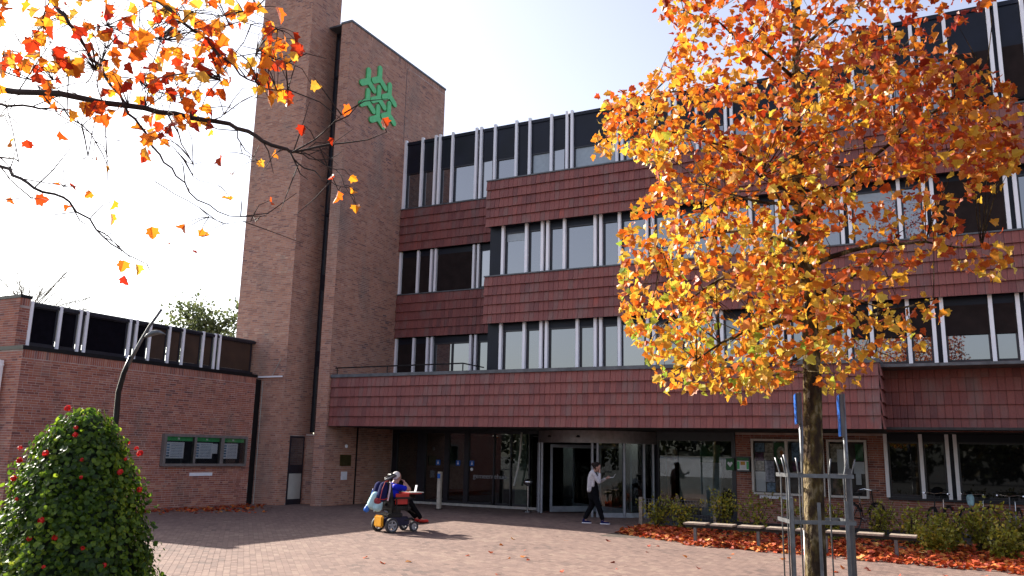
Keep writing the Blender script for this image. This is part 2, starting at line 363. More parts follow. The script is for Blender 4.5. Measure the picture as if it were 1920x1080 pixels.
rest[:, 2] += RNG.uniform(.0, .0018, n)
stuff(link('paving', instanced_mesh('paving', paver_T(.0925, .1895, .0055), PF, rest, rm), MT['paver'], plaza))

# ------------------------------------------------------------------ side wing (left)
wing = thing('side_wing', 'low brown brick wing with black clerestory strip and notice board, left of the tower', 'building', (-20.4, 12.7, 0))
wing_w = wing
def WL(o):   # keep world coordinates under an Empty that is not at the origin
    p = o.parent
    o.matrix_parent_inverse = Matrix.Translation(-Vector(p.location)) if p.type == 'EMPTY' else Matrix.Identity(4); return o
_link = link
def link(name, me, material=None, parent=None, smooth=False, loc=None):
    o = _link(name, me, material, parent, smooth, loc)
    if parent is not None and parent.get('_wc'): o.matrix_parent_inverse = Matrix.Translation(-Vector(parent.location))
    return o
wing['_wc'] = 1
MB().box(-28, -20.4, 12.7, 20.7, 0, 4.1).build('wall', MT['mortar'], wing)
MB().box(-28, -20.37, 12.67, 20.73, 4.1, 4.2).build('coping', MT['black'], wing)
B = Bricks()
B.wall((-20.4, 12.7, 0), (0, 1, 0), 8.0, 4.1, (1, 0, 0), soldier=.22, seed=3)
B.wall((-28, 12.7, 0), (1, 0, 0), 7.6, 4.1, (0, -1, 0), holes=[(2.2, 6.72, .9, 3.85)], seed=4)
# taller block
MB().box(-28, -20.85, 12.74, 13.02, 4.2, 5.45).build('raised_wall', MT['mortar'], wing)
MB().box(-28, -20.83, 12.72, 13.04, 5.45, 5.53).build('coping', MT['black'], wing)
B.wall((-20.85, 12.74, 4.2), (0, 1, 0), .28, 1.25, (1, 0, 0), soldier=.2, seed=5)
B.wall((-28, 12.74, 4.2), (1, 0, 0), 7.15, 1.25, (0, -1, 0), seed=6)
B.build(wing, MT['brick'])
# clerestory
MB().box(-20.95, -20.88, 13.02, 21.0, 4.2, 4.32).build('sill', MT['frame'], wing)
MB().box(-21.0, -20.84, 13.02, 21.0, 5.28, 5.36).build('fascia', MT['frame'], wing)
cl = [13.06, 13.87, 14.45, 14.65, 16.03, 16.25, 16.73, 17.43, 17.96, 18.74, 19.23, 19.43, 20.95]
for k, y in enumerate(cl[:-1]):
    MB().box(-20.88, -20.83, y-.04, y+.04, 4.22, 5.4).build('mullion', MT['white'], wing)
for k in range(len(cl)-1):
    a, b = cl[k]+.045, cl[k+1]-.045
    if b-a < .2: MB().box(-20.95, -20.9, a, b, 4.32, 5.28).build('panel', MT['frame'], wing); continue
    f = MB().box(-20.95, -20.9, a, a+.05, 4.32, 5.28).box(-20.95, -20.9, b-.05, b, 4.32, 5.28).box(-20.95, -20.9, a+.05, b-.05, 4.32, 4.35).box(-20.95, -20.9, a+.05, b-.05, 5.25, 5.28).build('window', MT['frame'], wing)
    MB().box(-20.94, -20.925, a+.05, b-.05, 4.32, 5.28).build('pane', MT['warmpane'] if cl[k] > 16.6 else MT['blackpane'], f)
    if cl[k] > 16.6: MB().box(-20.92, -20.91, a+.05, a+.75*(b-a), 4.32, 4.36).build('sill_bar', MT['wood'], f)
MB().box(-28, -21.0, 13.02, 21.0, 4.16, 4.21).build('roof', MT['lead'], wing)
MB().box(-28, -20.9, 13.02, 21.0, 5.36, 5.40).build('roof', MT['lead'], wing)
# window on the end face, far left
f = MB().box(-25.8, -21.3, 12.64, 12.69, .9, .98).box(-25.8, -21.3, 12.64, 12.69, 3.77, 3.85).build('window', MT['frame'], wing)
MB().box(-25.8, -21.3, 12.67, 12.68, .98, 3.77).build('pane', MT['pane'], f)
for x in (-21.28, -21.07, -22.5): MB().box(x-.05, x+.05, 12.54, 12.64, .92, 3.83).build('mullion', MT['white'], wing)
MB().box(-21.4, -20.95, 12.6, 12.62, 3.70, 3.72).build('bracket', MT['white'], wing)
# black block painting the shade of the gap between wing and tower
MB().box(-21.2, -20.45, 20.73, 21.0, 0, 4.05).build('gap_shade_block', MT['black'], wing)

# ------------------------------------------------------------------ tower
tower = thing('brick_tower', 'tall tower of two brown brick slabs with a dark glass slit between them', 'tower', (-19, 21.6, 0)); tower['_wc'] = 1
TH = 24.0
MB().box(-21.8, -19.4, 21.0, 22.55, 0, TH).build('tower_slab', MT['mortar'], tower)
MB().box(-19.4, -18.56, 22.6, 24.5, 0, 16.9).build('core', MT['frame'], tower); MB().box(-18.55, -18.1, 21.65, 25.35, 0, 16.95).box(-18.55, -18.1, 25.35, 33, 0, 4).box(-18.55, -18.1, 25.35, 28.0, 4, 16.95).build('wall_slab', MT['mortar'], tower)  # unseen core and low rear slab stretch added to block sun leaks
MB().box(-18.58, -18.07, 21.62, 28.03, 16.95, 17.03).build('coping', MT['lead'], tower)
B = Bricks()
B.wall((-21.8, 21.0, 0), (1, 0, 0), 2.4, 19.5, (0, -1, 0), seed=11)
B.wall((-19.4, 21.0, 0), (0, 1, 0), 1.54, 19.5, (1, 0, 0), holes=[(.42, 1.12, 0, 2.25)], seed=12)
B.wall((-18.55, 21.65, 0), (1, 0, 0), .45, 16.95, (0, -1, 0), soldier=.2, seed=13)
B.wall((-18.1, 21.65, 0), (0, 1, 0), 3.7, 16.95, (1, 0, 0), soldier=.2, seed=14)
B.wall((-18.1, 25.35, 13.6), (0, 1, 0), 2.65, 3.35, (1, 0, 0), soldier=.2, seed=15)
MB().box(-19.4, -18.55, 22.2, 22.5, 0, 2.3).build('infill_wall', MT['mortar'], tower)
B.wall((-19.4, 22.2, 0), (1, 0, 0), .85, 2.3, (0, -1, 0), seed=16)
B.build(tower, MT['tbrick'])
sl = MB().box(-19.38, -19.30, 22.36, 22.44, 2.36, 17.1).box(-18.63, -18.56, 22.36, 22.44, 2.36, 17.1).box(-19.3, -18.63, 22.36, 22.44, 17.0, 17.1)
for z in (4.6, 7.3, 10.0, 12.7, 15.3): sl.box(-19.3, -18.63, 22.35, 22.44, z, z+(.55 if z in (7.3, 4.6) else .1))
f = sl.build('slit_window', MT['frame'], tower)
MB().box(-19.3, -18.63, 22.40, 22.42, 2.36, 17.0).build('pane', MT['pane'], f)
MB().box(-19.36, -18.58, 21.9, 24.5, 17.1, 17.16).build('cap', MT['lead'], tower)
d = MB().box(-19.41, -19.37, 21.42, 21.47, 0, 2.22).box(-19.41, -19.37, 22.07, 22.12, 0, 2.22).box(-19.41, -19.37, 21.47, 22.07, 2.16, 2.22).box(-19.41, -19.37, 21.47, 22.07, 0, .18).box(-19.41, -19.37, 21.47, 22.07, 1.0, 1.28).build('door', MT['frame'], tower)
MB().box(-19.39, -19.375, 21.47, 22.07, .18, 1.0).build('pane', MT['palewall'], d)
MB().box(-19.39, -19.375, 21.47, 22.07, 1.28, 2.16).build('pane', MT['pane'], d)
MB().box(-19.41, -19.38, 21.5, 21.54, 1.05, 1.2).build('handle', MT['chrome'], d)
MB().box(-18.10, -18.088, 25.15, 25.165, 13.6, 16.7).build('expansion_joint', MT['lead'], tower)
MB().box(-18.10, -18.075, 23.28, 23.34, 0, 2.6).build('downpipe', MT['black'], tower)
MB().box(-20.55, -19.5, 20.93, 20.97, 4.12, 4.17).build('flashing', MT['white'], tower)
MB().tube([(-19.95, 20.97, 4.2), (-19.6, 20.96, 4.75)], .012, 5).build('conduit', MT['palewall'], tower)
MB().tube([(-20.35, 20.97, 0), (-20.35, 20.97, 4.0)], .012, 5).build('conduit', MT['palewall'], tower)
tag(MB().box(-18.094, -18.06, 22.45, 23.0, 1.28, 1.64).build('wall_plaque', mat('brass', (.10, .08, .03), .45, metal=.6)), 'square dark brass plaque on the brick wall left of the entrance', 'plaque')
tag(MB().box(-18.094, -18.07, 22.55, 22.85, .82, 1.09).build('wall_notice', MT['paper']), 'small white notice below the brass plaque on the brick wall', 'notice')
tag(MB().lathe([(.02, 0), (.05, .02), (.05, .10), (.02, .12)], (-18.05, 22.7, 1.86), 10).build('wall_lamp', MT['paper']), 'small white bulb lamp on the wall above the brass plaque', 'lamp')

# emblem: seven three-armed green pieces
def at_x(x, y, X): d = ray(x, y); return CPOS + d*(X/d.x)
em = thing('wall_emblem', 'green emblem of seven interlocking three-armed pieces high on the brick slab', 'emblem', (-18.06, 23.4, 14.6)); em['_wc'] = 1
def arm_poly(c, ends, w):   # union-ish outline of three round-ended arms
    pts = []
    es = sorted(ends, key=lambda e: math.atan2(e[1], e[0]))
    for k, (ex, ey) in enumerate(es):
        a = math.atan2(ey, ex); L = math.hypot(ex, ey)
        nx, ny = -math.sin(a), math.cos(a)
        pts.append((c[0]+ex*.0-nx*w+math.cos(a)*w*.577, c[1]-ny*w+math.sin(a)*w*.577))
        for t in np.linspace(-90, 90, 7):
            b = a+math.radians(t); pts.append((c[0]+math.cos(a)*(L-w)+w*math.cos(b), c[1]+math.sin(a)*(L-w)+w*math.sin(b)))
        pts.append((c[0]+nx*w+math.cos(a)*w*.58, c[1]+ny*w+math.sin(a)*w*.58))
    return pts
cs = [(215, 305), (370, 278), (205, 585), (355, 540), (500, 500), (340, 800), (490, 755)]
for (zx, zy) in cs:
    P = at_x(660+zx/7.2, 110+zy/7.2, -18.06)
    poly = arm_poly((0., 0.), [(0, .54), (-.468, -.27), (.468, -.27)], .118)
    MB().prism(poly, (-18.085, P.y, P.z), (0, 1, 0), (0, 0, 1), (.06, 0, 0)).build('emblem_piece', MT['green'], em)

# ------------------------------------------------------------------ town hall facade
hall = thing('town_hall', 'four-storey town hall with red tiled bands and long window strips', 'building', (-10, 25.4, 0)); hall['_wc'] = 1
X1 = 14.0
# solid cores
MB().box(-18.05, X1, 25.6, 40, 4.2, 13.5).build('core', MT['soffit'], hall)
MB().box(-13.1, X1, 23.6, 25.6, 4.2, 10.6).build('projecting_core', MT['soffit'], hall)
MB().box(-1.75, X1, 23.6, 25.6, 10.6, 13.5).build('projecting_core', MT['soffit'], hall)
MB().box(-18.05, -1.75, 25.3, 26.2, 13.5, 13.62).build('roof_edge', MT['navy'], hall)
MB().box(-1.77, X1, 23.3, 26.2, 13.5, 13.62).build('roof_edge', MT['navy'], hall)
MB().box(-18.09, X1, 22.0, 23.6, 4.05, 4.12).box(-18.09, -13.1, 23.6, 25.55, 4.05, 4.12).build('terrace', MT['lead'], hall)
MB().box(-13.1, -1.8, 23.1, 25.35, 10.62, 10.7).build('terrace', MT['lead'], hall)

NT = [0]
tiles = []
def tile_band(x0, x1, y, z0, z1, rows, axis='x'):
    h = (z1-z0)/rows; w = .166
    for r in range(rows):
        L = x1-x0; n = int(round(L/w)); ww = L/n
        for i in range(n):
            u = x0+(i+.5)*ww+random.uniform(-.002, .002)
            P = (u, y, z0+r*h) if axis == 'x' else (y, u, z0+r*h)
            tiles.append((Vector(P), axis, h))
def tile_mesh(axis, h):
    w = .162; prof = [(-w/2, -.004), (-w/2+.018, -.013), (-.012, -.012), (0, -.009), (.012, -.012), (w/2-.018, -.013), (w/2, -.004)]
    H = h+.05; vs = []; fs = []; k = len(prof)
    for z, off in ((0, -.066), (H, -.004)):
        for u, d in prof: vs.append((u, off+d, z))
    vs += [(-w/2, -.03, 0), (w/2, -.03, 0)]
    for i in range(k-1): fs.append((i, i+1, k+i+1, k+i))
    fs.append(tuple([2*k]+[2*k+1]+list(reversed(range(k)))))
    vs += [(-w/2, .01, H), (w/2, .01, H)]
    fs.append((2*k, 0, k, 2*k+2)); fs.append((k-1, 2*k+1, 2*k+3, 2*k-1))
    if axis == 'y': vs = [(-d, u, z) for u, d, z in vs]
    return vs, fs
def back_band(x0, x1, y, yb, z0, z1): MB().box(x0, x1, y, yb, z0, z1).build('band_backing', MT['frame'], hall)
# canopy
CY = 21.78
tile_band(-18.08, -1.42, CY, 2.56, 4.14, 5); back_band(-18.08, -1.44, CY+.01, CY+.3, 2.62, 4.14)
tile_band(CY, 22.95, -1.42, 2.56, 4.14, 5, 'y'); MB().box(-1.7, -1.43, CY+.3, 22.96, 2.62, 4.14).build('band_backing', MT['frame'], hall)
MB().box(-18.09, -1.38, CY-.08, CY+.28, 4.14, 4.24).box(-1.66, -1.38, CY+.28, 22.9, 4.14, 4.24).build('coping', MT['lead'], hall)
tile_band(-1.40, X1, 22.95, 2.54, 4.17, 5); back_band(-1.42, X1, 22.96, 23.3, 2.62, 4.17)
MB().box(-1.38, X1, 22.9, 23.25, 4.172, 4.21).build('coping', MT['lead'], hall)
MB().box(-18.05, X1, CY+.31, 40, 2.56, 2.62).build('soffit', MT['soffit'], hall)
# section A bands
tile_band(-18.08, -13.1, 25.22, 5.92, 7.52, 5); back_band(-18.08, -13.1, 25.23, 25.6, 5.96, 7.52)
tile_band(-18.08, -13.1, 25.22, 9.22, 10.85, 5); back_band(-18.08, -13.1, 25.23, 25.6, 9.26, 10.85)
MB().box(-18.08, -13.1, 25.16, 25.35, 7.52, 7.56).build('sill', MT['lead'], hall); MB().box(-18.08, -13.1, 25.16, 25.35, 10.85, 10.89).build('sill', MT['lead'], hall)
# section B / C bands
BY = 23.12
for z0, z1 in ((5.88, 7.42), (9.1, 10.68)):
    tile_band(-13.13, X1, BY, z0, z1, 5); back_band(-13.12, X1, BY+.01, 23.6, z0+.04, z1)
    MB().box(-13.14, X1, BY-.06, 23.3, z1, z1+.04).build('sill', MT['lead'], hall)
vis = sorted([(proj(t[0])[2], i) for i, t in enumerate(tiles) if 0 < proj(t[0])[0] < 1920 and t[1] == 'x' and t[0].y < 22])[:300]
tc = set(i for _, i in vis); tmesh = {}; groups = {}
for i, (P, ax, h) in enumerate(tiles):
    key = (ax, round(h, 3))
    if i in tc:
        if key not in tmesh:
            vs, fs = tile_mesh(ax, h); mm = bpy.data.meshes.new('tile'); mm.from_pydata(vs, [], fs); mm.materials.append(MT['tile']); tmesh[key] = mm
        link('tile', tmesh[key], None, hall, loc=P+Vector((0, random.uniform(-.003, .003), 0)))
    else: groups.setdefault(key, []).append(P)
tv, tf = [], []
for key, ps in groups.items():
    vs, fs = tile_mesh(*key); vs = np.array(vs)
    for P in ps:
        b = len(tv); j = random.uniform(-.003, .003); tv += (vs+np.array([P.x, P.y+j, P.z])).tolist(); tf += [tuple(b+i for i in f) for f in fs]
mm = bpy.data.meshes.new('tiling'); mm.from_pydata(tv, [], tf); stuff(link('tiling', mm, MT['tile'], hall))

# windows ------------------------------------------------
def mull(x, y, z0, z1):
    MB().box(x-.045, x+.045, y-.06, y+.06, z0, z1).build('mullion', MT['white'], hall)
def bay(a, b, y, z0, z1, kind='glass', head=.22):
    a += .045; b -= .045
    if b-a < .16:
        MB().box(a, b, y+.05, y+.12, z0, z1).build('panel', MT['navy'], hall); return
    if kind == 'glass' and y < 24 and z0 < 9 and random.random() < .35 and b-a > .5:   # a blind hanging part way down behind the glass
        MB().box(a+.05, b-.05, y+.085, y+.095, z1-head-random.uniform(.15, .5), z1-head-.05).build('roller_blind', MT['blindpane'], hall)
    if head: MB().box(a, b, y+.04, y+.12, z1-head, z1).build('panel', MT['navy'], hall)
    t = z1-head
    if kind == 'panel': MB().box(a, b, y+.045, y+.12, z0, t).build('panel', MT['navy'], hall); return
    f = MB().box(a, a+.05, y+.05, y+.12, z0, t).box(b-.05, b, y+.05, y+.12, z0, t).box(a+.05, b-.05, y+.05, y+.12, z0, z0+.07).box(a+.05, b-.05, y+.05, y+.12, t-.05, t)
    if kind == 'split': c = (a+b)/2; f.box(c-.025, c+.025, y+.05, y+.12, z0+.07, t-.05)
    f = f.build('window', MT['frame'], hall)
    yy = y+.10
    if kind == 'open':   # tilted inwards sash
        MB().quad((a+.05, yy, z0+.07), (b-.05, yy, z0+.07), (b-.05, yy+.0, z0+.071), (a+.05, yy, z0+.071))
        s = MB().prism([(0, 0), (b-a-.1, 0), (b-a-.1, t-z0-.12), (0, t-z0-.12)], (a+.05, yy-.06, z0+.07), (math.cos(.12), -math.sin(.12), 0), (0, 0, 1), (0, .02, 0)).build('pane', MT['pane'], f)
    elif kind == 'screen': MB().box(a+.02, b-.02, y+.02, y+.04, z0+.02, t).build('sun_screen', MT['screen'], f); MB().box(a+.05, b-.05, yy, yy+.01, z0+.07, t-.05).build('pane', MT['pane'], f)
    elif kind == 'half':
        MB().box(a+.02, b-.02, y+.02, y+.04, z0+(t-z0)*.48, t).build('sun_screen', MT['screen'], f); MB().box(a+.05, b-.05, yy, yy+.01, z0+.07, t-.05).build('pane', MT['pane'], f)
    elif kind == 'blind': MB().box(a+.05, b-.05, yy, yy+.01, z0+.07, t-.05).build('pane', MT['blindpane'], f)
    else: MB().box(a+.05, b-.05, yy, yy+.01, z0+.07, t-.05).build('pane', MT['pane'], f)
MT['blindpane'] = mat('pane_with_blind', (.30, .34, .36), .03, var=.05, ior=1.8)
def strip(xs, y, z0, z1, kinds={}, head=.22, top=.05, fill='glass', pm=None):
    keep = MT['pane']; MT['pane'] = pm or keep
    for x in xs: mull(x, y, z0-.02, z1+top)
    for k in range(len(xs)-1): bay(xs[k], xs[k+1], y, z0, z1, kinds.get(k, fill), head)
    MT['pane'] = keep
def more(x, end):   # module continues: pair, single, pair ...
    out = []
    while x < end: out += [x, x+.19]; out += [x+.19+.72]; x += 1.833
    return out
TA = [-18.05, -17.27, -16.67, -16.48, -15.91, -14.87, -14.67, -14.08, -13.2, -12.66, -11.8, -11.2, -11.01, -9.35, -9.16, -8.3, -7.5, -7.3, -6.6, -5.67, -5.48, -4.7, -3.83, -3.64, -2.8, -1.85]
strip(TA, 25.3, 10.9, 13.56, {0: 'glass', 5: 'panel', 8: 'panel', 6: 'open', 10: 'open', 9: 'blind', 12: 'blind'}, head=1.2, top=.14)
TC = [-1.7, -.79, -.19, 0.0, .62, 1.65, 1.83, 2.41]+more(3.4, X1)
strip(TC, 23.3, 10.9, 13.56, {4: 'screen', 5: 'screen', 6: 'screen', 7: 'screen', 8: 'screen'}, head=1.2, top=.14)
strip([-18.04, -17.24, -16.65, -16.46, -14.83, -14.64, -13.5], 25.3, 7.58, 9.2, {0: 'screen', 1: 'screen', 3: 'screen', 5: 'open'}, top=0)
strip([-18.06, -17.27, -16.67, -16.48, -14.85, -14.65, -13.5], 25.3, 4.25, 5.9, {0: 'screen', 1: 'screen', 3: 'split'}, top=0)
strip([-12.57, -11.71, -11.14, -10.95, -10.37, -9.33, -9.14, -8.53, -7.67, -7.48, -6.7, -5.7, -5.5, -4.6, -3.87, -3.68, -2.9, -2.18, -1.98, -.76, -.17, .02, 1.67, 1.87, 2.6]+more(3.45, X1), 23.3, 7.46, 9.14, {21: 'screen', 23: 'glass'}, top=0)
strip([-12.57, -11.73, -11.14, -10.95, -9.91, -9.32, -9.14, -8.55, -7.67, -7.48, -6.7, -5.7, -5.5, -4.6, -3.87, -3.68, -2.9, -2.17, -1.62, -.75, -.17, .03, 1.1, 1.68, 1.87, 2.6]+more(3.45, X1), 23.3, 4.25, 5.9, {18: 'half', 21: 'half', 22: 'half', 23: 'half', 7: 'open', 17: 'half', 19: 'half'}, top=0)
for z0, z1 in ((4.25, 5.9), (7.46, 9.12)):
    MB().box(-13.08, -12.62, 23.33, 23.5, z0, z1).build('panel', MT['navy'], hall)
# railing on the canopy
rl = MB().tube([(-18.1, 21.95, 4.48), (-13.18, 22.0, 4.5), (-13.18, 23.3, 4.5)], .022, 6)
rl.tube([(-18.02, 21.95, 4.12), (-18.02, 21.95, 4.48)], .015, 5).tube([(-16.0, 21.97, 4.12), (-16.0, 21.97, 4.49)], .015, 5).tube([(-13.18, 22, 4.12), (-13.18, 22, 4.5)], .02, 5).build('railing', MT['black'], hall)

# ground floor ------------------------------------------
GF = 25.4
room = MB().quad((-18.05, 25.5, .02), (X1, 25.5, .02), (X1, 33, .02), (-18.05, 33, .02)).build('interior_floor', MT['ifloor'], hall)
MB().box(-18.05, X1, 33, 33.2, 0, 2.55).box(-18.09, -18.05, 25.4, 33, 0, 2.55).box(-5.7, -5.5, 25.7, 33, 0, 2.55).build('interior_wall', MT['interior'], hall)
# glass left of the door
posts = [-17.95, -16.8, -15.74, -14.93, -13.85, -13.2, -12.5]
for k, x in enumerate(posts):
    w = .17 if k == 1 else (.09 if k < 4 else .02)
    MB().box(x-w, x+w, GF-.05, GF+.08, .08, 2.45).build('post', MT['frame'], hall)
MB().box(-18.05, -12.2, GF-.06, GF+.09, 0, .08).build('sill', MT['concrete'], hall); MB().box(-18.05, -12.2, GF-.06, GF+.09, 2.45, 2.56).build('header', MT['frame'], hall)
for k in range(len(posts)-1):
    f = MB().box(posts[k]+.09, posts[k+1]-.09, GF-.02, GF+.02, .08, .16).build('window', MT['frame'], hall)
    MB().box(posts[k]+.02, posts[k+1]-.02, GF+.005, GF+.015, .16, 2.45).build('pane', MT['glass'], f)
MB().box(-13.35, -12.9, 26.0, 26.4, .02, 2.56).build('column', MT['olive'], hall)
MB().box(-14.6, -13.5, 27.0, 27.6, .02, .95).build('counter', MT['frame'], hall)
MB().box(-17.6, -16.9, 28.5, 28.6, .4, 2.3).build('interior_panel', MT['olive'], hall)
# stickers + text on the glass
def text(s, size, M4, material, parent, name='lettering', ext=.002):
    cu = bpy.data.curves.new(name, 'FONT'); cu.body = s; cu.size = size; cu.extrude = ext; cu.align_x = 'LEFT'
    t = bpy.data.objects.new(name, cu); dg = bpy.context.evaluated_depsgraph_get(); COL.objects.link(t)
    bpy.context.view_layer.update(); me = bpy.data.meshes.new_from_object(t.evaluated_get(bpy.context.evaluated_depsgraph_get())); bpy.data.objects.remove(t)
    me.transform(M4); return link(name, me, material, parent)
TXT = mat('frosted_lettering', (.32, .33, .36), .6)
FX = Matrix.Rotation(R(90), 4, 'X')
text('gemeentehuis', .235, Matrix.Translation((-14.66, GF-.004, .95)) @ FX, TXT, hall)
for x in (-16.1, -15.28, -14.72):
    s = MB().box(x-.085, x+.085, GF-.008, GF-.001, 1.35, 1.53).build('sticker', MT['blue'], hall)
    MB().lathe([(.001, 0), (.035, .0), (.035, .003), (.001, .003)], (x, GF-.012, 1.42), 10, 'y').box(x-.012, x+.012, GF-.012, GF-.009, 1.45, 1.5).build('wheelchair_mark', MT['paper'], s)
MB().lathe([(.001, 0), (.055, .0), (.055, .003), (.001, .003)], (-14.72, GF-.012, 1.24), 12, 'y').build('sticker', MT['paper'], hall)

# revolving door
rd = thing('revolving_door', 'large revolving glass door with silver posts under the tiled canopy', 'door', (-10.1, 25.7, 0)); rd['_wc'] = 1
DC = (-10.1, 25.7); DR = 2.02
def cyl(a): return (DC[0]+DR*math.sin(R(a)), DC[1]-DR*math.cos(R(a)))
hd = MB(); N = 28
for i in range(N):
    a0, a1 = -90+180*i/N, -90+180*(i+1)/N; p0, p1 = cyl(a0), cyl(a1)
    def inn(p, k): return (DC[0]+(p[0]-DC[0])*k, DC[1]+(p[1]-DC[1])*k)
    q0, q1 = inn(p0, .93), inn(p1, .93)
    hd.quad((*p0, 2.17), (*p1, 2.17), (*p1, 2.54), (*p0, 2.54)); hd.quad((*q0, 2.17), (*q1, 2.17), (*p1, 2.17), (*p0, 2.17))
hd.build('header', MT['bronze'], rd, fixn=False)
def arcwall(name, a0, a1, z0, z1, material, k=1.0, parent=rd, th=.02):
    m = MB(); n = max(2, int((a1-a0)/6))
    for i in range(n):
        p0, p1 = cyl(a0+(a1-a0)*i/n), cyl(a0+(a1-a0)*(i+1)/n)
        f = lambda p, s: (DC[0]+(p[0]-DC[0])*s, DC[1]+(p[1]-DC[1])*s)
        A, B2, C2, D2 = f(p0, k), f(p1, k), f(p1, k-th), f(p0, k-th)
        b = len(m.v); m.v += [(*A, z0), (*B2, z0), (*C2, z0), (*D2, z0), (*A, z1), (*B2, z1), (*C2, z1), (*D2, z1)]
        m.f += [(b, b+1, b+5, b+4), (b+3, b+7, b+6, b+2), (b+4, b+5, b+6, b+7), (b, b+3, b+2, b+1)]
    return m.build(name, material, parent, fixn=False)
for a in (-72, -52, -44, 14.5, 19, 42, 62, 74):
    x, y = cyl(a); MB().tube([(x, y, 0), (x, y, 2.17)], .045, 8).build('post', MT['door'], rd)
for a0, a1 in ((-72, -50), (19, 74)):
    s = arcwall('curved_panel', a0, a1, .0, .14, MT['door'], .995, th=.03)
    arcwall('pane', a0, a1, .14, 2.17, MT['glass'], .99, s, .004)
# the turning wings inside
wl_ = thing('x', '', '') if False else None
for ang in (-38, 52):
    c, s_ = math.cos(R(ang)), math.sin(R(ang)); r_ = DR*.9
    f = MB(); U = Vector((c, s_, 0)); Nn = Vector((-s_, c, 0))*.04
    for (u0, u1, z0, z1) in ((-r_, r_, .05, .22), (-r_, r_, 2.02, 2.12), (-r_, -r_+.07, .22, 2.02), (r_-.07, r_, .22, 2.02), (-.04, .04, .22, 2.02)):
        f.prism([(u0, z0), (u1, z0), (u1, z1), (u0, z1)], Vector((DC[0], DC[1], 0))-Nn/2, U, (0, 0, 1), Nn)
    f = f.build('door_wing', MT['door'], rd)
    MB().prism([(-r_+.07, .22), (r_-.07, .22), (r_-.07, 2.02), (-r_+.07, 2.02)], Vector((DC[0], DC[1], 0)), U, (0, 0, 1), Nn*.1).build('pane', MT['glass'], f)
for a in (-30, 2):
    x, y = cyl(a); MB().lathe([(.05, 0), (.06, .03), (.03, .06)], (x, y-.02, 2.33), 10).build('sensor', MT['black'], rd)
# bright things inside the lobby (seen through glass)
tag(MB().box(-9.2, -8.9, 30, 30.3, .02, 2.1).build('red_banner', mat('orange_red_cloth', (.5, .10, .04), .8)), 'orange red banner standing in the lobby behind the revolving door', 'banner')
# glass right of the door
for x in (-8.1, -5.75):
    MB().box(x-.06, x+.06, GF-.05, GF+.08, 0, 2.45).build('post', MT['frame'], hall)
MB().box(-8.1, -5.7, GF-.06, GF+.09, 2.3, 2.56).build('header', MT['frame'], hall)
f = MB().box(-8.04, -5.81, GF-.02, GF+.02, .0, .12).build('window', MT['frame'], hall)
MB().box(-8.04, -5.81, GF+.005, GF+.015, .12, 2.3).build('pane', MT['glass'], f)
MB().box(-8.0, -7.2, 27.4, 27.45, .5, 2.0).box(-7.15, -6.6, 27.4, 27.45, .5, 1.55).build('interior_screen', MT['palewall'], hall)
bn = tag(MB().box(-6.86, -6.24, 25.75, 25.77, .1, 1.66).build('window_banner', mat('pale_banner', (.38, .43, .45), .7, var=.2, scale=4)), 'tall banner, green above and pale below, hanging behind glass', 'banner')
MB().box(-6.86, -6.24, 25.745, 25.765, 1.66, 2.2).build('banner_top', MT['greend'], bn)
# brick wall to the right
MB().box(-5.69, -1.6, GF-.02, GF+.3, 0, 2.56).build('wall', MT['mortar'], hall); MB().box(-1.6, X1, GF-.02, GF+.3, 0, .83).build('wall', MT['mortar'], hall); MB().box(-1.6, X1, 25.6, 25.7, .83, 2.56).build('core', MT['frame'], hall)
B = Bricks(); B.wall((-5.69, GF-.02, 0), (1, 0, 0), X1+5.69, 2.5, (0, -1, 0), holes=[(4.1, 25, .82, 2.5)], seed=21)
_br = B.build(hall, MT['brick'])
gx = [-1.6, -.73, -.1, .09, 1.75, 1.94, 2.8, 3.6, 3.8]+more(5.4, X1)
MB().box(-1.6, X1, 25.26, 25.4, .8, .88).build('sill', MT['frame'], hall)
strip(gx, 25.3, .88, 2.55, {}, head=.2, top=0, pm=MT['lowpane'])

# small signs on wall / glass
sg = tag(MB().box(-5.95, -5.72, 25.24, 25.28, 1.46, 1.8).build('aed_sign', MT['greend']), 'small dark green sign with a white heart, left of the brick wall', 'sign')
MB().prism([(0, -.09), (.08, .01), (.06, .06), (.03, .06), (0, .03), (-.03, .06), (-.06, .06), (-.08, .01)], (-5.835, 25.236, 1.64), (1, 0, 0), (0, 0, 1), (0, .003, 0)).build('heart_mark', MT['paper'], sg)
bx = tag(MB().box(-5.63, -5.24, 25.14, 25.36, 1.42, 1.86).build('defibrillator_box', MT['frame']), 'green and white box on brick wall beside the heart sign', 'wall box')
MB().box(-5.60, -5.27, 25.12, 25.14, 1.47, 1.74).build('box_front', MT['paper'], bx); MB().box(-5.60, -5.27, 25.12, 25.14, 1.76, 1.83).build('box_top', MT['greend'], bx)
MB().box(-5.60, -5.53, 25.114, 25.12, 1.5, 1.72).box(-5.33, -5.27, 25.114, 25.12, 1.5, 1.72).build('green_mark', MT['green'], bx)
MB().box(-5.5, -5.37, 25.114, 25.12, 1.62, 1.72).build('orange_mark', MT['yellow'], bx)

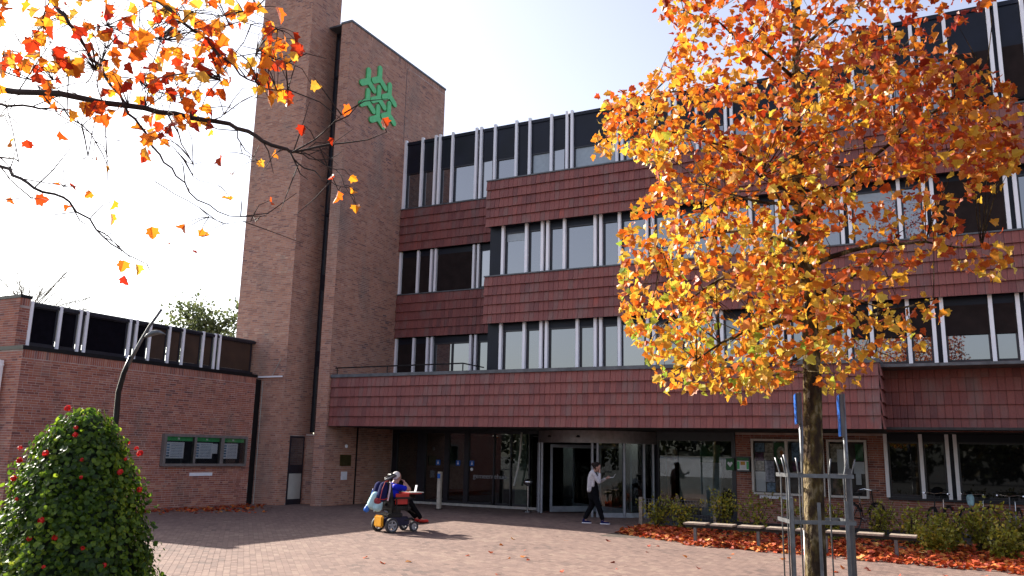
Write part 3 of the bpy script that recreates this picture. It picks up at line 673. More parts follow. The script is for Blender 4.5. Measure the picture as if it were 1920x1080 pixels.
def poster(x0, x1, z0, z1, y, material, par): MB().box(x0, x1, y, y+.004, z0, z1).build('poster', material, par)
PM = [MT['paper'], mat('lilac_print', (.5, .48, .6), .7, var=.3, scale=20), mat('beige_print', (.5, .42, .34), .7, var=.4, scale=14), mat('brown_print', (.16, .08, .05), .7, var=.6, scale=8), mat('violet_print', (.16, .05, .12), .7, var=.4), mat('blue_print', (.2, .3, .45), .7, var=.5, scale=10), MT['greend']]
def case(name, label, x0, x1, z0, z1, splits, posters):
    c = thing(name, label, 'notice case', ((x0+x1)/2, 25.2, z0)); c['_wc'] = 1; t = .06
    m = MB().box(x0, x1, 25.17, 25.375, z0, z0+t).box(x0, x1, 25.17, 25.375, z1-t, z1).box(x0, x0+t, 25.17, 25.375, z0+t, z1-t).box(x1-t, x1, 25.17, 25.375, z0+t, z1-t)
    for s in splits: m.box(s-.04, s+.04, 25.18, 25.375, z0+t, z1-t)
    m.build('frame', mat('cream_frame', (.66, .60, .55), .5, var=.05), c)
    MB().box(x0+t, x1-t, 25.33, 25.37, z0+t, z1-t).build('backboard', mat('board_back', (.10, .075, .075), .8), c)
    MB().box(x0+t, x1-t, 25.195, 25.2, z0+t, z1-t).build('pane', MT['caseglass'], c)
    for (u0, u1, v0, v1, k) in posters:
        poster(x0+t+u0, x0+t+u1, z0+t+v0, z0+t+v1, 25.31-.004*random.random(), PM[k], c)
    return c
MT['caseglass'] = see_glass('case_glass', (.85, .87, .87), .8, 1.35)
c1 = case('notice_case', 'left white framed notice case full of posters on brick wall', -5.2, -3.2, .80, 2.38, [-4.21],
     [(.03, .30, 1.15, 1.4, 5), (.32, .55, 1.15, 1.4, 2), (.03, .27, .9, 1.12, 4), (.03, .27, .62, .88, 2), (.03, .3, .02, .58, 0), (.3, .56, .3, .9, 1), (.28, .55, .92, 1.13, 2), (.57, .92, .82, 1.42, 6), (.6, .92, .02, .78, 3), (.33, .57, .02, .28, 5), (1.06, 1.4, .9, 1.42, 5), (1.06, 1.4, .62, .86, 4), (1.45, 1.82, .8, 1.4, 3), (1.06, 1.4, .5, .6, 2), (1.45, 1.82, .1, .7, 1)])
MB().prism([(.12*math.cos(t), .19*math.sin(t)) for t in np.linspace(0, 6.28, 17)[:-1]], (-4.38, 25.296, 1.98), (1, 0, 0), (0, 0, 1), (0, .004, 0)).build('poster_oval', PM[2], c1)
MB().prism([(.05*math.cos(t), .07*math.sin(t)) for t in np.linspace(0, 6.28, 9)[:-1]], (-4.36, 25.290, 1.99), (1, 0, 0), (0, 0, 1), (0, .004, 0)).build('poster_flame', mat('orange_print', (.6, .2, .06), .7), c1)
case('notice_case', 'right white framed notice case, right of the tree trunk', -3.12, -2.08, .80, 2.38, [],
     [(.03, .35, .9, 1.4, 2), (.2, .5, .55, 1.25, 0), (.27, .42, .75, 1.1, 5), (.68, .88, .95, 1.4, 6), (.62, .9, .6, .92, 0), (.66, .8, .3, .62, 0), (.05, .5, .02, .45, 3)])
tag(MB().box(-5.02, -4.1, 25.28, 25.37, .69, .78).build('name_plate', MT['paper']), 'long white name plate under the left notice case', 'sign')
# board on the wing
nb = thing('notice_board', 'grey three-part notice board with green headers on the left brick wall', 'notice board', (-20.35, 18.7, 1.2)); nb['_wc'] = 1
fr = MB().box(-20.39, -20.26, 17.15, 20.42, 1.22, 1.3).box(-20.39, -20.26, 17.15, 20.42, 2.08, 2.16)
for y in (17.15, 18.25, 19.3, 20.34): fr.box(-20.39, -20.255, y, y+(.13 if y == 19.3 else .08), 1.3, 2.08)
fr.build('frame', mat('grey_frame', (.17, .15, .14), .6), nb)
for k, (a, b) in enumerate(((17.23, 18.25), (18.33, 19.3), (19.43, 20.34))):
    MB().box(-20.39, -20.36, a, b, 1.3, 2.08).build('backboard', mat('dark_back', (.012, .012, .02), .6), nb)
    MB().box(-20.36, -20.35, a, b, 1.96, 2.08).build('green_header', MT['green'], nb)
    MB().box(-20.35, -20.345, (a+b)/2-.05, (a+b)/2+.02, 2.0, 2.05).build('header_mark', MT['paper'], nb)
    w = .66 if k < 2 else .6
    pp = MB().box(-20.36, -20.352, a+.06, a+.06+w, 1.45, 1.92).build('paper', MT['paper'], nb)
    ln = MB()
    for r in range(9): ln.box(-20.352, -20.350, a+.24, a+w, 1.5+r*.045, 1.512+r*.045)
    for r in range(5): ln.box(-20.352, -20.350, a+.09, a+.19, 1.5+r*.08, 1.55+r*.08)
    ln.build('print', PM[5], pp)
    MB().box(-20.275, -20.27, a, b, 1.3, 2.08).build('pane', MT['caseglass'], nb)
MB().box(-20.36, -20.352, 19.05, 19.25, 1.6, 1.9).build('paper', MT['paper'], nb)
tag(MB().box(-20.39, -20.37, 18.27, 19.15, .93, 1.03).build('name_plate', MT['paper']), 'short white plate under the grey notice board on the left wall', 'sign')
# ------------------------------------------------------------------ street furniture
bo = thing('bollard', 'pale square post with a blue button plate before the entrance glass', 'post', (-14.68, 23.3, 0))
box('post', -.06, .06, -.06, .06, 0, 1.18, mat('cream_post', (.5, .44, .36), .6), bo, .01)
b2 = box('button_plate', -.05, .05, -.075, -.06, .97, 1.12, MT['blue'], bo); box('base', -.08, .08, -.08, .08, 0, .03, MT['black'], bo)
ash = thing('ashtray_stand', 'round steel ashtray bowl on a thin stand left of the revolving door', 'ashtray', (-12.03, 24.35, 0))
MB().lathe([(.16, 0), (.16, .015), (.03, .04)], n=16).build('base', MT['chrome'], ash, True)
MB().tube([(0, 0, .03), (0, 0, .82)], .018, 8).build('pole', MT['chrome'], ash)
MB().lathe([(.03, .80), (.10, .83), (.15, .89), (.16, .94), (.13, .99), (.05, 1.02)], n=16).build('bowl', MT['chrome'], ash, True)
cord = MB().tube([(-12.72, 25.2, 2.5), (-12.73, 25.15, 1.9), (-12.80, 25.12, 1.3), (-12.93, 25.1, .75)], .035, 6).build('hanging_cord', mat('pale_cord', (.75, .75, .7), .8), None, True)
tag(cord, 'pale cord hanging before the glass beside the ashtray stand', 'cord')
# wire mesh fence
wf = thing('wire_fence', 'low wire mesh fence with a timber post at left end of shrubs', 'fence', (-7.45, 21.9, 0))
box('post', -.05, .05, -.05, .05, 0, .74, MT['wood'], wf, .006)
wm = MB()
for k in range(26): wm.box(.06+k*.075-.0035, .06+k*.075+.0035, -.003, .003, .03, .70)
for k in range(10): wm.box(.05, 1.95, -.006, -.0031, .05+k*.072-.003, .05+k*.072+.003)
wm.build('wire_mesh', MT['steel'], wf); box('post', 1.93, 1.99, -.03, .03, 0, .72, MT['wood'], wf)
# bench
bench = thing('slab_bench', 'long low bench of pale slabs on steel legs in the fallen leaves', 'bench', (-5.1, 17.9, 0), R(-1.0))
for k in range(8):
    x = k*.565
    w = .455
    MB().prism([(0, -.2), (w, -.2), (w, .2), (0, .2)], (x, 0, .425), (1, 0, 0), (0, 1, 0), (0, 0, .035)).build('slab', MT['wood'], bench)
MB().box(.0, 4.4, -.05, .05, .36, .424).build('rail', MT['black'], bench)
for x in (.2, 1.5, 2.8, 4.05): MB().box(x-.03, x+.03, -.04, .04, 0, .36).build('leg', MT['steel'], bench)

# street lamp
lamp = thing('street_lamp', 'curved dark street lamp with a slim drop head before the left wall', 'street lamp', (-11.2, 8.5, 0)); lamp['_wc'] = 1
LT = 12.6
base = at_t(218, 780, LT)
pts = [Vector((base.x, base.y, 0)), base]+[at_t(x, y, LT) for x, y in ((222, 735), (232, 700), (246, 668), (265, 640))]
MB().tube([pts[0], base, *pts[2:5]], [.046, .043, .04, .037, .034], 8).build('pole', MT['black'], lamp, True)
MB().tube([at_t(236, 692, LT), at_t(262, 643, LT), at_t(280, 612, LT), at_t(303, 580, LT)], [.03, .025, .022, .02], 8).build('arm', MT['lead'], lamp, True)
hd = MB(); c0, c1 = at_t(272, 632, LT-.05), at_t(311, 627, LT-.05)
ax = (c1-c0); nS = 10
hd.tube([c0+ax*t+Vector((0, 0, .05*math.sin(math.pi*t))) for t in np.linspace(0, 1, nS).tolist()], [max(.006, .052*math.sin(math.pi*min(1, t*1.0+.06))**.7*(1-.45*t)) for t in np.linspace(0, 1, nS)], 10).build('lamp_head', MT['steel'], lamp, True)
MB().tube([at_t(266, 632, LT), c0+ax*.1], .012, 6).build('bracket', MT['black'], lamp)

# tree guard + sign posts
TX, TY = -1.33, 9.6
gd = thing('tree_guard', 'galvanised steel guard of bent bars and hoops round the street tree', 'tree guard', (TX, TY, 0)); gd['_wc'] = 1
def hoop(z, w=.33):
    m = MB()
    P = [(-w, -w*.75), (w, -w*.75), (w, w*.75), (-w, w*.75)]
    ca, sa = math.cos(R(24)), math.sin(R(24))
    P = [(TX+x*ca-y*sa, TY+x*sa+y*ca) for x, y in P]
    for i in range(4):
        a, b = Vector((*P[i], z)), Vector((*P[(i+1) % 4], z)); d = (b-a).normalized(); n_ = Vector((d.y, -d.x, 0))*.008
        m.prism([(0, -.02), ((b-a).length, -.02), ((b-a).length, .02), (0, .02)], a-n_, d, (0, 0, 1), n_*2)
    m.build('hoop', MT['steel'], gd); return P
P = hoop(1.64); hoop(1.17)
def gbar(p, top, bend, r=.0085, w=None):
    p = Vector((p[0], p[1], 0)); out = (p-Vector((TX, TY, 0))).normalized()
    MB().tube([p, p+Vector((0, 0, top-.35)), p+Vector((0, 0, top-.2))+out*.0, p+out*bend*.5+Vector((0, 0, top-.1)), p+out*bend+Vector((0, 0, top))], r, 6).build('bar', MT['steel'], gd, True)
def lerp(a, b, t): return (a[0]+(b[0]-a[0])*t, a[1]+(b[1]-a[1])*t)
for i in range(4):
    for t in ((.16, .62) if i < 2 else (.35, .8)): gbar(lerp(P[i], P[(i+1) % 4], t), 1.82, .05)
for i in (0,):
    gbar(P[i], 1.85, .06, .014)
for k, (px, top) in enumerate(((1487, 1.42), (1538, 1.38), (1590, 1.4))):
    q = at_t(px, 1000, 8.35); MB().box(q.x-.016, q.x+.016, q.y-.01, q.y+.01, 0, top).build('stake', MT['steel'], gd)
q = at_t(1596, 980, 8.9); MB().box(q.x-.03, q.x+.03, q.y-.015, q.y+.015, 0, 1.72).build('stake', mat('dark_steel', (.12, .12, .13), .5, metal=.5), gd)
def signpost(label, x, y0, y1, px, tt, w=.3):
    top, bot = at_t(x, y0, tt), at_t(x, y1, tt)
    p = thing('sign_post', label, 'sign post', (top.x+.02, top.y, 0)); p['_wc'] = 1
    c = at_t(px, (y0+y1)/2, tt+.05)
    MB().tube([(c.x, c.y, 0), (c.x, c.y, 1.0)], .03, 10).tube([(c.x, c.y, 1.0), (c.x, c.y, top.z+.02)], .024, 10).build('pole', MT['steel'], p, True)
    d = ray(x, 780); d.z = 0; d.normalize(); d2 = Matrix.Rotation(R(4.5), 3, 'Z') @ d; nn = Vector((d2.y, -d2.x, 0))
    O = Vector((c.x, c.y, 0))-d2*w/2-nn*.05
    s = MB().prism([(0, bot.z), (w, bot.z), (w, top.z), (0, top.z)], O, d2, (0, 0, 1), nn*-.006).build('sign_plate', MT['blue'], p)
    MB().prism([(0, bot.z), (w, bot.z), (w, top.z), (0, top.z)], O+nn*.004, d2, (0, 0, 1), nn*.035).build('sign_back', mat('grey_back', (.15, .14, .15), .5, metal=.4), p)
    return p
signpost('blue road sign seen edge-on, right of the tree trunk on a steel pole', 1571, 740, 818, 1582, 9.4)
signpost('blue road sign seen edge-on, half hidden left of the tree trunk', 1491, 738, 795, 1500, 9.9)
# ------------------------------------------------------------------ foliage helpers
def leaf_T(k=0):   # lobed leaf in XY plane, stem at origin, length ~1, folded and curled
    out = [(0, 0), (.16, .05), (.46, .10), (.40, .30), (.56, .52), (.30, .58), (.24, .78), (0, 1.0), (-.24, .78), (-.30, .58), (-.56, .52), (-.40, .30), (-.46, .10), (-.16, .05)]
    vs = [(x, y, abs(x)*(.35+.2*k)-.25*(y-.4)**2) for x, y in out]+[(0, .42, -.02)]
    n = len(out); return vs, [(i, (i+1) % n, n) for i in range(n)]
def small_T():
    vs = [(0, 0, 0), (.35, .3, .12), (.3, .75, .1), (0, 1, -.05), (-.3, .75, .1), (-.35, .3, .12)]; return vs, [(0, 1, 2), (0, 2, 3), (0, 3, 4), (0, 4, 5)]
def round_T():
    n = 8; vs = [(.5*math.cos(2*math.pi*i/n)*(1 if i % 2 else .86), .5*math.sin(2*math.pi*i/n)*(1 if i % 2 else .86), .12) for i in range(n)]+[(0, 0, 0)]
    return vs, [(i, (i+1) % n, n) for i in range(n)]
def rand_rot(n, droop=None):
    """random rotations; droop: leaves hang, tip direction biased downwards"""
    t = RNG.normal(0, 1, (n, 3))
    if droop is not None: t[:, 2] -= droop
    t /= np.linalg.norm(t, axis=1)[:, None]
    a = RNG.normal(0, 1, (n, 3)); x = np.cross(t, a); x /= np.linalg.norm(x, axis=1)[:, None]; z = np.cross(x, t)
    return np.stack([x, t, z], axis=2)
def leaf_cloud(parent, pos, size, T, material, n_parts, name='leaf', rest_name='foliage', droop=.8, rot=None):
    pos = np.asarray(pos, float); n = len(pos); size = np.broadcast_to(size, (n,))
    rot = rand_rot(n, droop) if rot is None else rot
    key = []
    for i in range(n):
        x, y, d = proj(pos[i]); key.append(d/size[i] if (d > 0 and 0 < x < 1920 and 0 < y < 1080) else 1e9)
    order = np.argsort(key); vs, fs = T
    base = bpy.data.meshes.new(name); base.from_pydata(vs, [], fs); base.materials.append(material)
    pl_ = Vector(parent.location) if parent and parent.get('_wc') else Vector((0, 0, 0))
    for i in order[:n_parts]:
        o = bpy.data.objects.new(name, base); COL.objects.link(o); o.parent = parent
        Mx = Matrix([list(r) for r in rot[i]]).to_4x4() @ Matrix.Scale(size[i], 4); Mx.translation = Vector(pos[i])-pl_
        o.matrix_local = Mx
    r = order[n_parts:]
    if len(r):
        me = instanced_mesh(rest_name, vs, fs, pos[r], rot[r]*1.0, None) if False else None
        rs = rot[r]*size[r][:, None, None]
        me = instanced_mesh(rest_name, vs, fs, pos[r], rs); stuff(link(rest_name, me, material, parent))

def in_poly(x, y, poly):
    c = False; n = len(poly); j = n-1
    for i in range(n):
        xi, yi = poly[i]; xj, yj = poly[j]
        if (yi > y) != (yj > y) and x < (xj-xi)*(y-yi)/(yj-yi)+xi: c = not c
        j = i
    return c

# ------------------------------------------------------------------ the street tree
tree = thing('street_tree', 'young street tree with yellow, orange and red leaves inside the steel guard', 'tree', (TX, TY, 0)); tree['_wc'] = 1
trunk_px = [(1527, 1190), (1530, 1080), (1526, 900), (1522, 700), (1520, 600), (1512, 500), (1502, 400), (1490, 250), (1495, 100), (1492, 0), (1488, -150), (1490, -330), (1495, -480)]
tp = [at_y(x, y, TY) for x, y in trunk_px]; tp[0].z = 0; tr = [.128, .112, .104, .098, .09, .082, .073, .06, .05, .042, .03, .018, .008]
MB().tube([p+Vector((.01*math.sin(i*3), .01*math.cos(i*2), 0)) for i, p in enumerate(tp)], tr, 14).build('trunk', MT['bark'], tree, True)
crown = [(1218, -10), (1262, 50), (1262, 95), (1215, 140), (1165, 165), (1130, 180), (1115, 230), (1118, 285), (1160, 300), (1215, 300), (1232, 335), (1200, 375), (1168, 425), (1160, 500), (1158, 560), (1172, 615), (1205, 660), (1235, 720), (1265, 745), (1310, 722), (1350, 735), (1400, 742), (1445, 730), (1500, 715), (1560, 735), (1610, 720), (1650, 660), (1720, 650), (1785, 600), (1760, 560), (1700, 545), (1720, 495), (1790, 500), (1870, 520), (1905, 490), (1880, 430), (1820, 440), (1790, 400), (1860, 360), (1905, 330), (1915, 240), (1900, 160), (1850, 130), (1790, 60), (1870, -10), (1800, -400), (1600, -700), (1400, -700), (1250, -350)]
def crown_depth(x, y):
    cx = 1500 if y < 650 else 1440
    return max(.1, 1-((x-cx)/430)**2-(max(0, y-560)/330)**2)**.5
# limbs
limb_px = [((1490, 250), (1330, 130), (1180, 190)), ((1510, 470), (1390, 400), (1240, 470)), ((1502, 400), (1430, 290), (1290, 250)), ((1518, 500), (1650, 430), (1840, 470)), ((1505, 420), (1620, 290), (1850, 145)),
           ((1520, 640), (1600, 600), (1750, 560)), ((1512, 500), (1370, 470), (1250, 600)), ((1520, 600), (1420, 590), (1260, 700)), ((1495, 320), (1590, 200), (1700, 90)), ((1492, 150), (1400, 60), (1280, 20)),
           ((1492, 100), (1580, 20), (1700, -60)), ((1520, 650), (1480, 690), (1400, 715)), ((1495, 300), (1560, 330), (1780, 290)), ((1500, 380), (1420, 390), (1330, 350)), ((1492, 60), (1480, -100), (1380, -300)), ((1491, 0), (1560, -200), (1620, -400)),
           ((1515, 560), (1610, 520), (1650, 480)), ((1508, 440), (1470, 380), (1430, 330)), ((1491, -60), (1380, -200), (1300, -250)), ((1491, -60), (1650, -200), (1780, -250))]
limbs = []
for k, (a, b, c) in enumerate(limb_px):
    dy = ((-1)**k)*(.5+.9*random.random()) if k > 4 else random.uniform(-.5, .5)
    A = at_y(*a, TY); Bq = at_y(*b, TY+dy*.45); Cq = at_y(*c, TY+dy)
    pts = []
    for t in np.linspace(0, 1, 8):
        p = A*(1-t)**2+Bq*2*t*(1-t)+Cq*t*t; p += Vector((random.uniform(-.03, .03), random.uniform(-.03, .03), random.uniform(-.03, .03)))*t; pts.append(p)
    limbs.append(pts); MB().tube(pts, list(np.linspace(.034 if k < 9 else .024, .005, 8)), 7).build('limb', MT['bark'], tree, True)
tw = MB()
lp = []; tries = 0
NLEAF = 11500
while len(lp) < NLEAF and tries < 160000:
    tries += 1
    x = random.uniform(1100, 1925); y = random.uniform(-700, 770)
    if not in_poly(x, y, crown): continue
    # density: thick at left, loose at lower right and near the rim
    q = mnoise.noise(Vector((x/70, y/60, 3.1)))
    dens = 1.0
    if x > 1560 and y > 330: dens = .42
    if x > 1600 and y > 560: dens = .35
    if x > 1540 and 80 > y > -60: dens = .45
    if 1290 < x < 1400 and 0 < y < 160: dens = .75
    if y < 0: dens = .45
    if random.random() > dens*(.72+1.1*q): continue
    w = crown_depth(x, y)*1.7
    p = at_y(x, y, TY+random.uniform(-w, w)); lp.append(p)
for x, y in ((1394, 750), (1430, 745), (1320, 735), (1900, 505), (1860, 420), (1115, 290), (1125, 180), (1230, 15), (1240, 40), (1250, 20), (1905, 300), (1880, 520)): lp.append(at_y(x, y, TY-.3))
lv = np.array(lp)
# twigs: from a sample of leaves to the nearest limb point
allp = np.array([tuple(p) for L in limbs for p in L]+[tuple(p) for p in tp[3:]])
for i in random.sample(range(len(lv)), 420):
    d = np.linalg.norm(allp-lv[i], axis=1); j = d.argmin(); a = Vector(allp[j]); b = Vector(lv[i]); mid = (a+b)/2+Vector((random.uniform(-.06, .06), random.uniform(-.06, .06), random.uniform(0, .1)))
    tw.tube([a, mid, b], [.007, .005, .002], 4, False)
stuff(tw.build('twigs', MT['bark'], tree, fixn=False))
leaf_cloud(tree, lv, RNG.uniform(.058, .12, len(lv)), leaf_T(), MT['autumn'], 300, droop=.5)

# ------------------------------------------------------------------ overhanging branches, top left
oh = thing('overhanging_tree', 'dark branches with backlit orange leaves reaching in from the upper left', 'tree', (-12.5, .5, 0)); oh['_wc'] = 1
OT = 6.0
MB().tube([(-12.5, .5, 0), (-12.4, .6, 2), (-12.2, .9, 4), (-12.1, 1.0, 6), (-12, 1.1, 9)], [.2, .17, .15, .12, .05], 10).build('trunk', MT['bark'], oh, True)
br = [([(-350, 120), (0, 168), (115, 176), (240, 198), (330, 213), (430, 232), (480, 255), (530, 278), (550, 285)], .026, .011, 6.0),
      ([(-200, -260), (60, -30), (100, 5), (130, 45), (165, 95), (195, 140), (235, 200), (262, 235), (300, 290), (330, 330), (370, 375), (430, 405), (500, 405)], .018, .003, 6.3),
      ([(60, -120), (250, -15), (300, 5), (340, 40), (400, 90), (450, 140), (490, 165), (540, 168)], .016, .003, 5.8),
      ([(-300, 130), (0, 195), (60, 200), (120, 205), (170, 250), (200, 290)], .012, .003, 6.2),
      ([(-300, 150), (0, 312), (40, 335), (80, 360), (130, 378), (180, 430), (230, 470), (265, 490)], .014, .003, 5.7),
      ([(-200, 240), (0, 295), (35, 303)], .01, .004, 5.6),
      ([(550, 285), (590, 262), (640, 215)], .008, .002, 6.0), ([(550, 285), (620, 270), (690, 262), (725, 248)], .009, .002, 6.05),
      ([(545, 287), (570, 315), (620, 340), (655, 352)], .007, .002, 5.9), ([(550, 285), (600, 300), (640, 330), (665, 380)], .005, .002, 6.1),
      ([(315, 215), (340, 270), (358, 300), (362, 330), (410, 348)], .006, .002, 6.0), ([(445, 245), (452, 280), (470, 300), (488, 300)], .005, .002, 6.0),
      ([(195, 140), (260, 150), (300, 185), (420, 215)], .005, .002, 6.3), ([(150, 55), (200, 48), (260, 70), (310, 75)], .006, .002, 6.3),
      ([(95, 0), (80, 45), (60, 70), (0, 110)], .006, .002, 6.3), ([(300, 5), (350, 22), (420, 30), (480, 15)], .006, .002, 5.8),
      ([(400, 90), (420, 130), (413, 150)], .004, .002, 5.8), ([(0, 130), (60, 150), (100, 150), (180, 130), (200, 90)], .006, .002, 6.0),
      ([(0, 375), (60, 372), (100, 380)], .004, .0015, 5.7), ([(362, 308), (400, 300)], .003, .0015, 6.0), ([(120, 315), (118, 350), (150, 300), (165, 293)], .003, .0015, 5.8), ([(20, 325), (110, 318)], .003, .0015, 5.7),
      ([(70, 160), (110, 215), (180, 255), (215, 262)], .005, .002, 6.1), ([(390, 60), (450, 40), (520, 55)], .005, .002, 5.8), ([(410, 110), (480, 100), (535, 120)], .005, .002, 5.9), ([(20, 220), (0, 215), (10, 222)], .004, .002, 6.1),
      ([(290, 340), (350, 375), (420, 420), (470, 415), (505, 400)], .004, .0015, 6.3)]
brp = []
for pl, r0, r1, t in br:
    P3 = [at_t(x, y, t+.12*math.sin(i*1.7)) for i, (x, y) in enumerate(pl)]
    # subdivide with slight crookedness
    Q = []
    for i in range(len(P3)-1):
        for s in np.linspace(0, 1, 4)[:-1]:
            Q.append(P3[i].lerp(P3[i+1], s)+Vector([random.uniform(-.012, .012)]*3 if s else (0, 0, 0)))
    Q.append(P3[-1]); brp += Q
    MB().tube(Q, list(np.linspace(r0, r1, len(Q))), 7).build('branch', MT['twig'], oh, True)
dense = [(-10, -10), (520, -10), (530, 30), (515, 75), (560, 60), (560, 95), (535, 130), (555, 165), (515, 195), (470, 160), (440, 160), (400, 190), (405, 225), (375, 250), (335, 230), (320, 260), (265, 305), (230, 210), (160, 240), (120, 220), (95, 185), (-10, 165)]
lp = []; sz = []
while len(lp) < 370:
    x = random.uniform(-20, 570); y = random.uniform(-10, 300)
    if in_poly(x, y, dense) and mnoise.noise(Vector((x/55, y/45, 7))) > -.22 and (x > 330 or random.random() < .75): lp.append(at_t(x, y, random.uniform(5.3, 6.9))); sz.append(random.uniform(.06, .12))
ex = [(20, 262), (50, 262), (110, 245), (172, 360), (65, 373), (100, 345), (208, 400), (285, 425), (318, 455), (340, 430), (372, 442), (368, 470), (233, 488), (257, 495), (231, 517), (435, 325), (433, 375), (583, 157), (660, 206), (625, 259), (625, 326), (635, 358), (657, 330), (665, 358), (667, 384), (506, 376), (517, 287), (483, 302), (717, 222), (565, 105), (199, 310), (180, 300), (270, 290), (570, 235), (415, 293), (550, 60), (540, 185), (150, 135), (395, 240), (215, 375), (20, 370), (128, 390), (130, 345), (535, 70)]
for x, y in ex: lp.append(at_t(x, y, random.uniform(5.8, 6.4))); sz.append(random.uniform(.055, .1))
bpa = np.array([tuple(p) for p in brp]); twg = MB()
for p in lp:   # a twig and a stalk for every leaf
    d = np.linalg.norm(bpa-np.array(tuple(p)), axis=1); a = Vector(bpa[d.argmin()]); p = Vector(p); L = (p-a).length
    mid = a.lerp(p, .55)+Vector((random.gauss(0, .06*L), random.gauss(0, .06*L), .12*L)); twg.tube([a, a.lerp(mid, .5)+Vector((0, 0, .03*L)), mid, p], [.004, .0035, .0028, .002], 4, False)
for k in range(90):   # bare twigs between the leaves
    a = Vector(random.choice(brp)); d = Vector((random.gauss(.3, .6), random.gauss(0, .4), random.gauss(-.1, .5))).normalized(); L = random.uniform(.15, .5)
    twg.tube([a, a+d*L*.5+Vector((0, 0, random.uniform(-.03, .05))), a+d*L+Vector((0, 0, random.uniform(-.03, .1)))], [.005, .004, .002], 4, False)
stuff(twg.build('twigs', MT['twig'], oh, fixn=False))
leaf_cloud(oh, lp, np.array(sz), leaf_T(1), MT['autumn2'], 300, droop=1.2)

# ------------------------------------------------------------------ geranium tower
GT = (-4.71, 3.38)
fl = thing('flower_tower', 'tall cone-shaped mound of green geraniums with red flowers, bottom left', 'planter', (GT[0], GT[1], 0)); fl['_wc'] = 1
MB().lathe([(.48, 0), (.56, .45), (.60, .48), (.60, .52), (.5, .52)], (GT[0], GT[1], 0), 24).build('pot', MT['black'], fl, True)
zz = [.5, .8, .95, 1.15, 1.3, 1.45, 1.6, 1.72, 1.84, 1.93, 1.97]; rr = [.6, .56, .50, .44, .39, .345, .30, .25, .19, .12, .05]
def gr(z): return float(np.interp(z, zz, rr))
MB().lathe([(gr(z)*.8, z) for z in zz], (GT[0], GT[1], 0), 20).build('core', mat('core_shade_fill', (.012, .02, .008), .95), fl, True)  # dark fill behind the leaves, painting the shade inside the mound
lp = []; rt = []
for i in range(24000):
    z = random.uniform(.45, 1.98); 
    if random.random() > gr(z)/.6+.12: continue
    a = random.uniform(0, 2*math.pi); lump = 1+.22*mnoise.noise(Vector((math.cos(a)*2.2, math.sin(a)*2.2, z*3)))+.12*mnoise.noise(Vector((math.cos(a)*7, math.sin(a)*7, z*9)))+(.16 if random.random() < .02 else 0)
    r_ = gr(z)*lump*random.uniform(.86, 1.04)+random.uniform(-.015, .03)
    lp.append((GT[0]+r_*math.cos(a), GT[1]+r_*math.sin(a), z+random.uniform(-.03, .045)))
    nrm = Vector((math.cos(a), math.sin(a), .55))+Vector((random.gauss(0, .45), random.gauss(0, .45), random.gauss(0, .45))); nrm.normalize()
    xx = nrm.orthogonal().normalized(); xx = Matrix.Rotation(random.uniform(0, 6.28), 3, nrm) @ xx; yy = nrm.cross(xx); rt.append(np.array(Matrix((xx, yy, nrm)).transposed()))
leaf_cloud(fl, lp, RNG.uniform(.017, .04, len(lp)), round_T(), MT['geranium'], 300, rot=np.array(rt))
def petals(c, r):
    vs, fs = [], []
    for k in range(16):
        d = Vector((random.gauss(0, 1), random.gauss(0, 1), random.gauss(0, 1))).normalized(); p = Vector(c)+d*r*.7
        x = d.orthogonal().normalized(); y = d.cross(x); b = len(vs)
        vs += [tuple(p+(x*math.cos(t)+y*math.sin(t))*r*.55+d*.15*r*math.cos(2*t)) for t in np.linspace(0, 6.28, 7)[:-1]]; fs.append(tuple(range(b, b+6)))
    me = bpy.data.meshes.new('flower'); me.from_pydata(vs, [], fs); return me
for x, y in ((127, 765), (142, 802), (141, 815), (240, 830), (256, 841), (262, 850), (235, 861), (154, 862), (152, 895), (85, 850), (37, 863), (25, 897), (32, 935), (55, 1010), (103, 1008), (155, 1028), (82, 1063), (262, 918), (38, 840), (225, 885), (195, 1060), (78, 975)):
    # place each bloom on the surface of the mound
    P = None
    for t in np.linspace(3.6, 5.6, 200):
        q = at_t(x, y, t)
        if q.z < 2.0 and math.hypot(q.x-GT[0], q.y-GT[1]) < gr(q.z)*1.05+.03: P = q; break
    if P is None:
        t = min(np.linspace(3.8, 5.6, 80), key=lambda t: abs(math.hypot(at_t(x, y, t).x-GT[0], at_t(x, y, t).y-GT[1])-gr(min(1.9, at_t(x, y, t).z)))); P = at_t(x, y, t)
    link('flower', petals(P, random.uniform(.011, .022)), MT['petal'], fl)

# ------------------------------------------------------------------ shrubs, litter
def shrub(name, label, X, Y, w, h, n, sd):
    rs = random.Random(sd); t = thing(name, label, 'shrub', (X, Y, 0), group='shrubs in the bed along the wall'); t['_wc'] = 1
    st = MB(); pos = []
    for k in range(9):
        a = rs.uniform(0, 6.28); tx, ty = X+math.cos(a)*w*rs.uniform(.2, 1), Y+math.sin(a)*w*.6*rs.uniform(.2, 1); hh = h*rs.uniform(.65, 1.05)
        st.tube([(X+rs.uniform(-.1, .1), Y, 0), ((X+tx)/2, (Y+ty)/2, hh*.55), (tx, ty, hh)], [.012, .009, .004], 4)
        for i in range(n//9):
            f = rs.random()**.7; c = (X+(tx-X)*f, Y+(ty-Y)*f, hh*f)
            pos.append((c[0]+rs.gauss(0, .09), c[1]+rs.gauss(0, .09), max(.03, c[2]+rs.gauss(0, .07))))
    st.build('stems', MT['twig'], t); leaf_cloud(t, pos, RNG.uniform(.05, .095, len(pos)), small_T(), MT['shrub'], 0, droop=-.3)
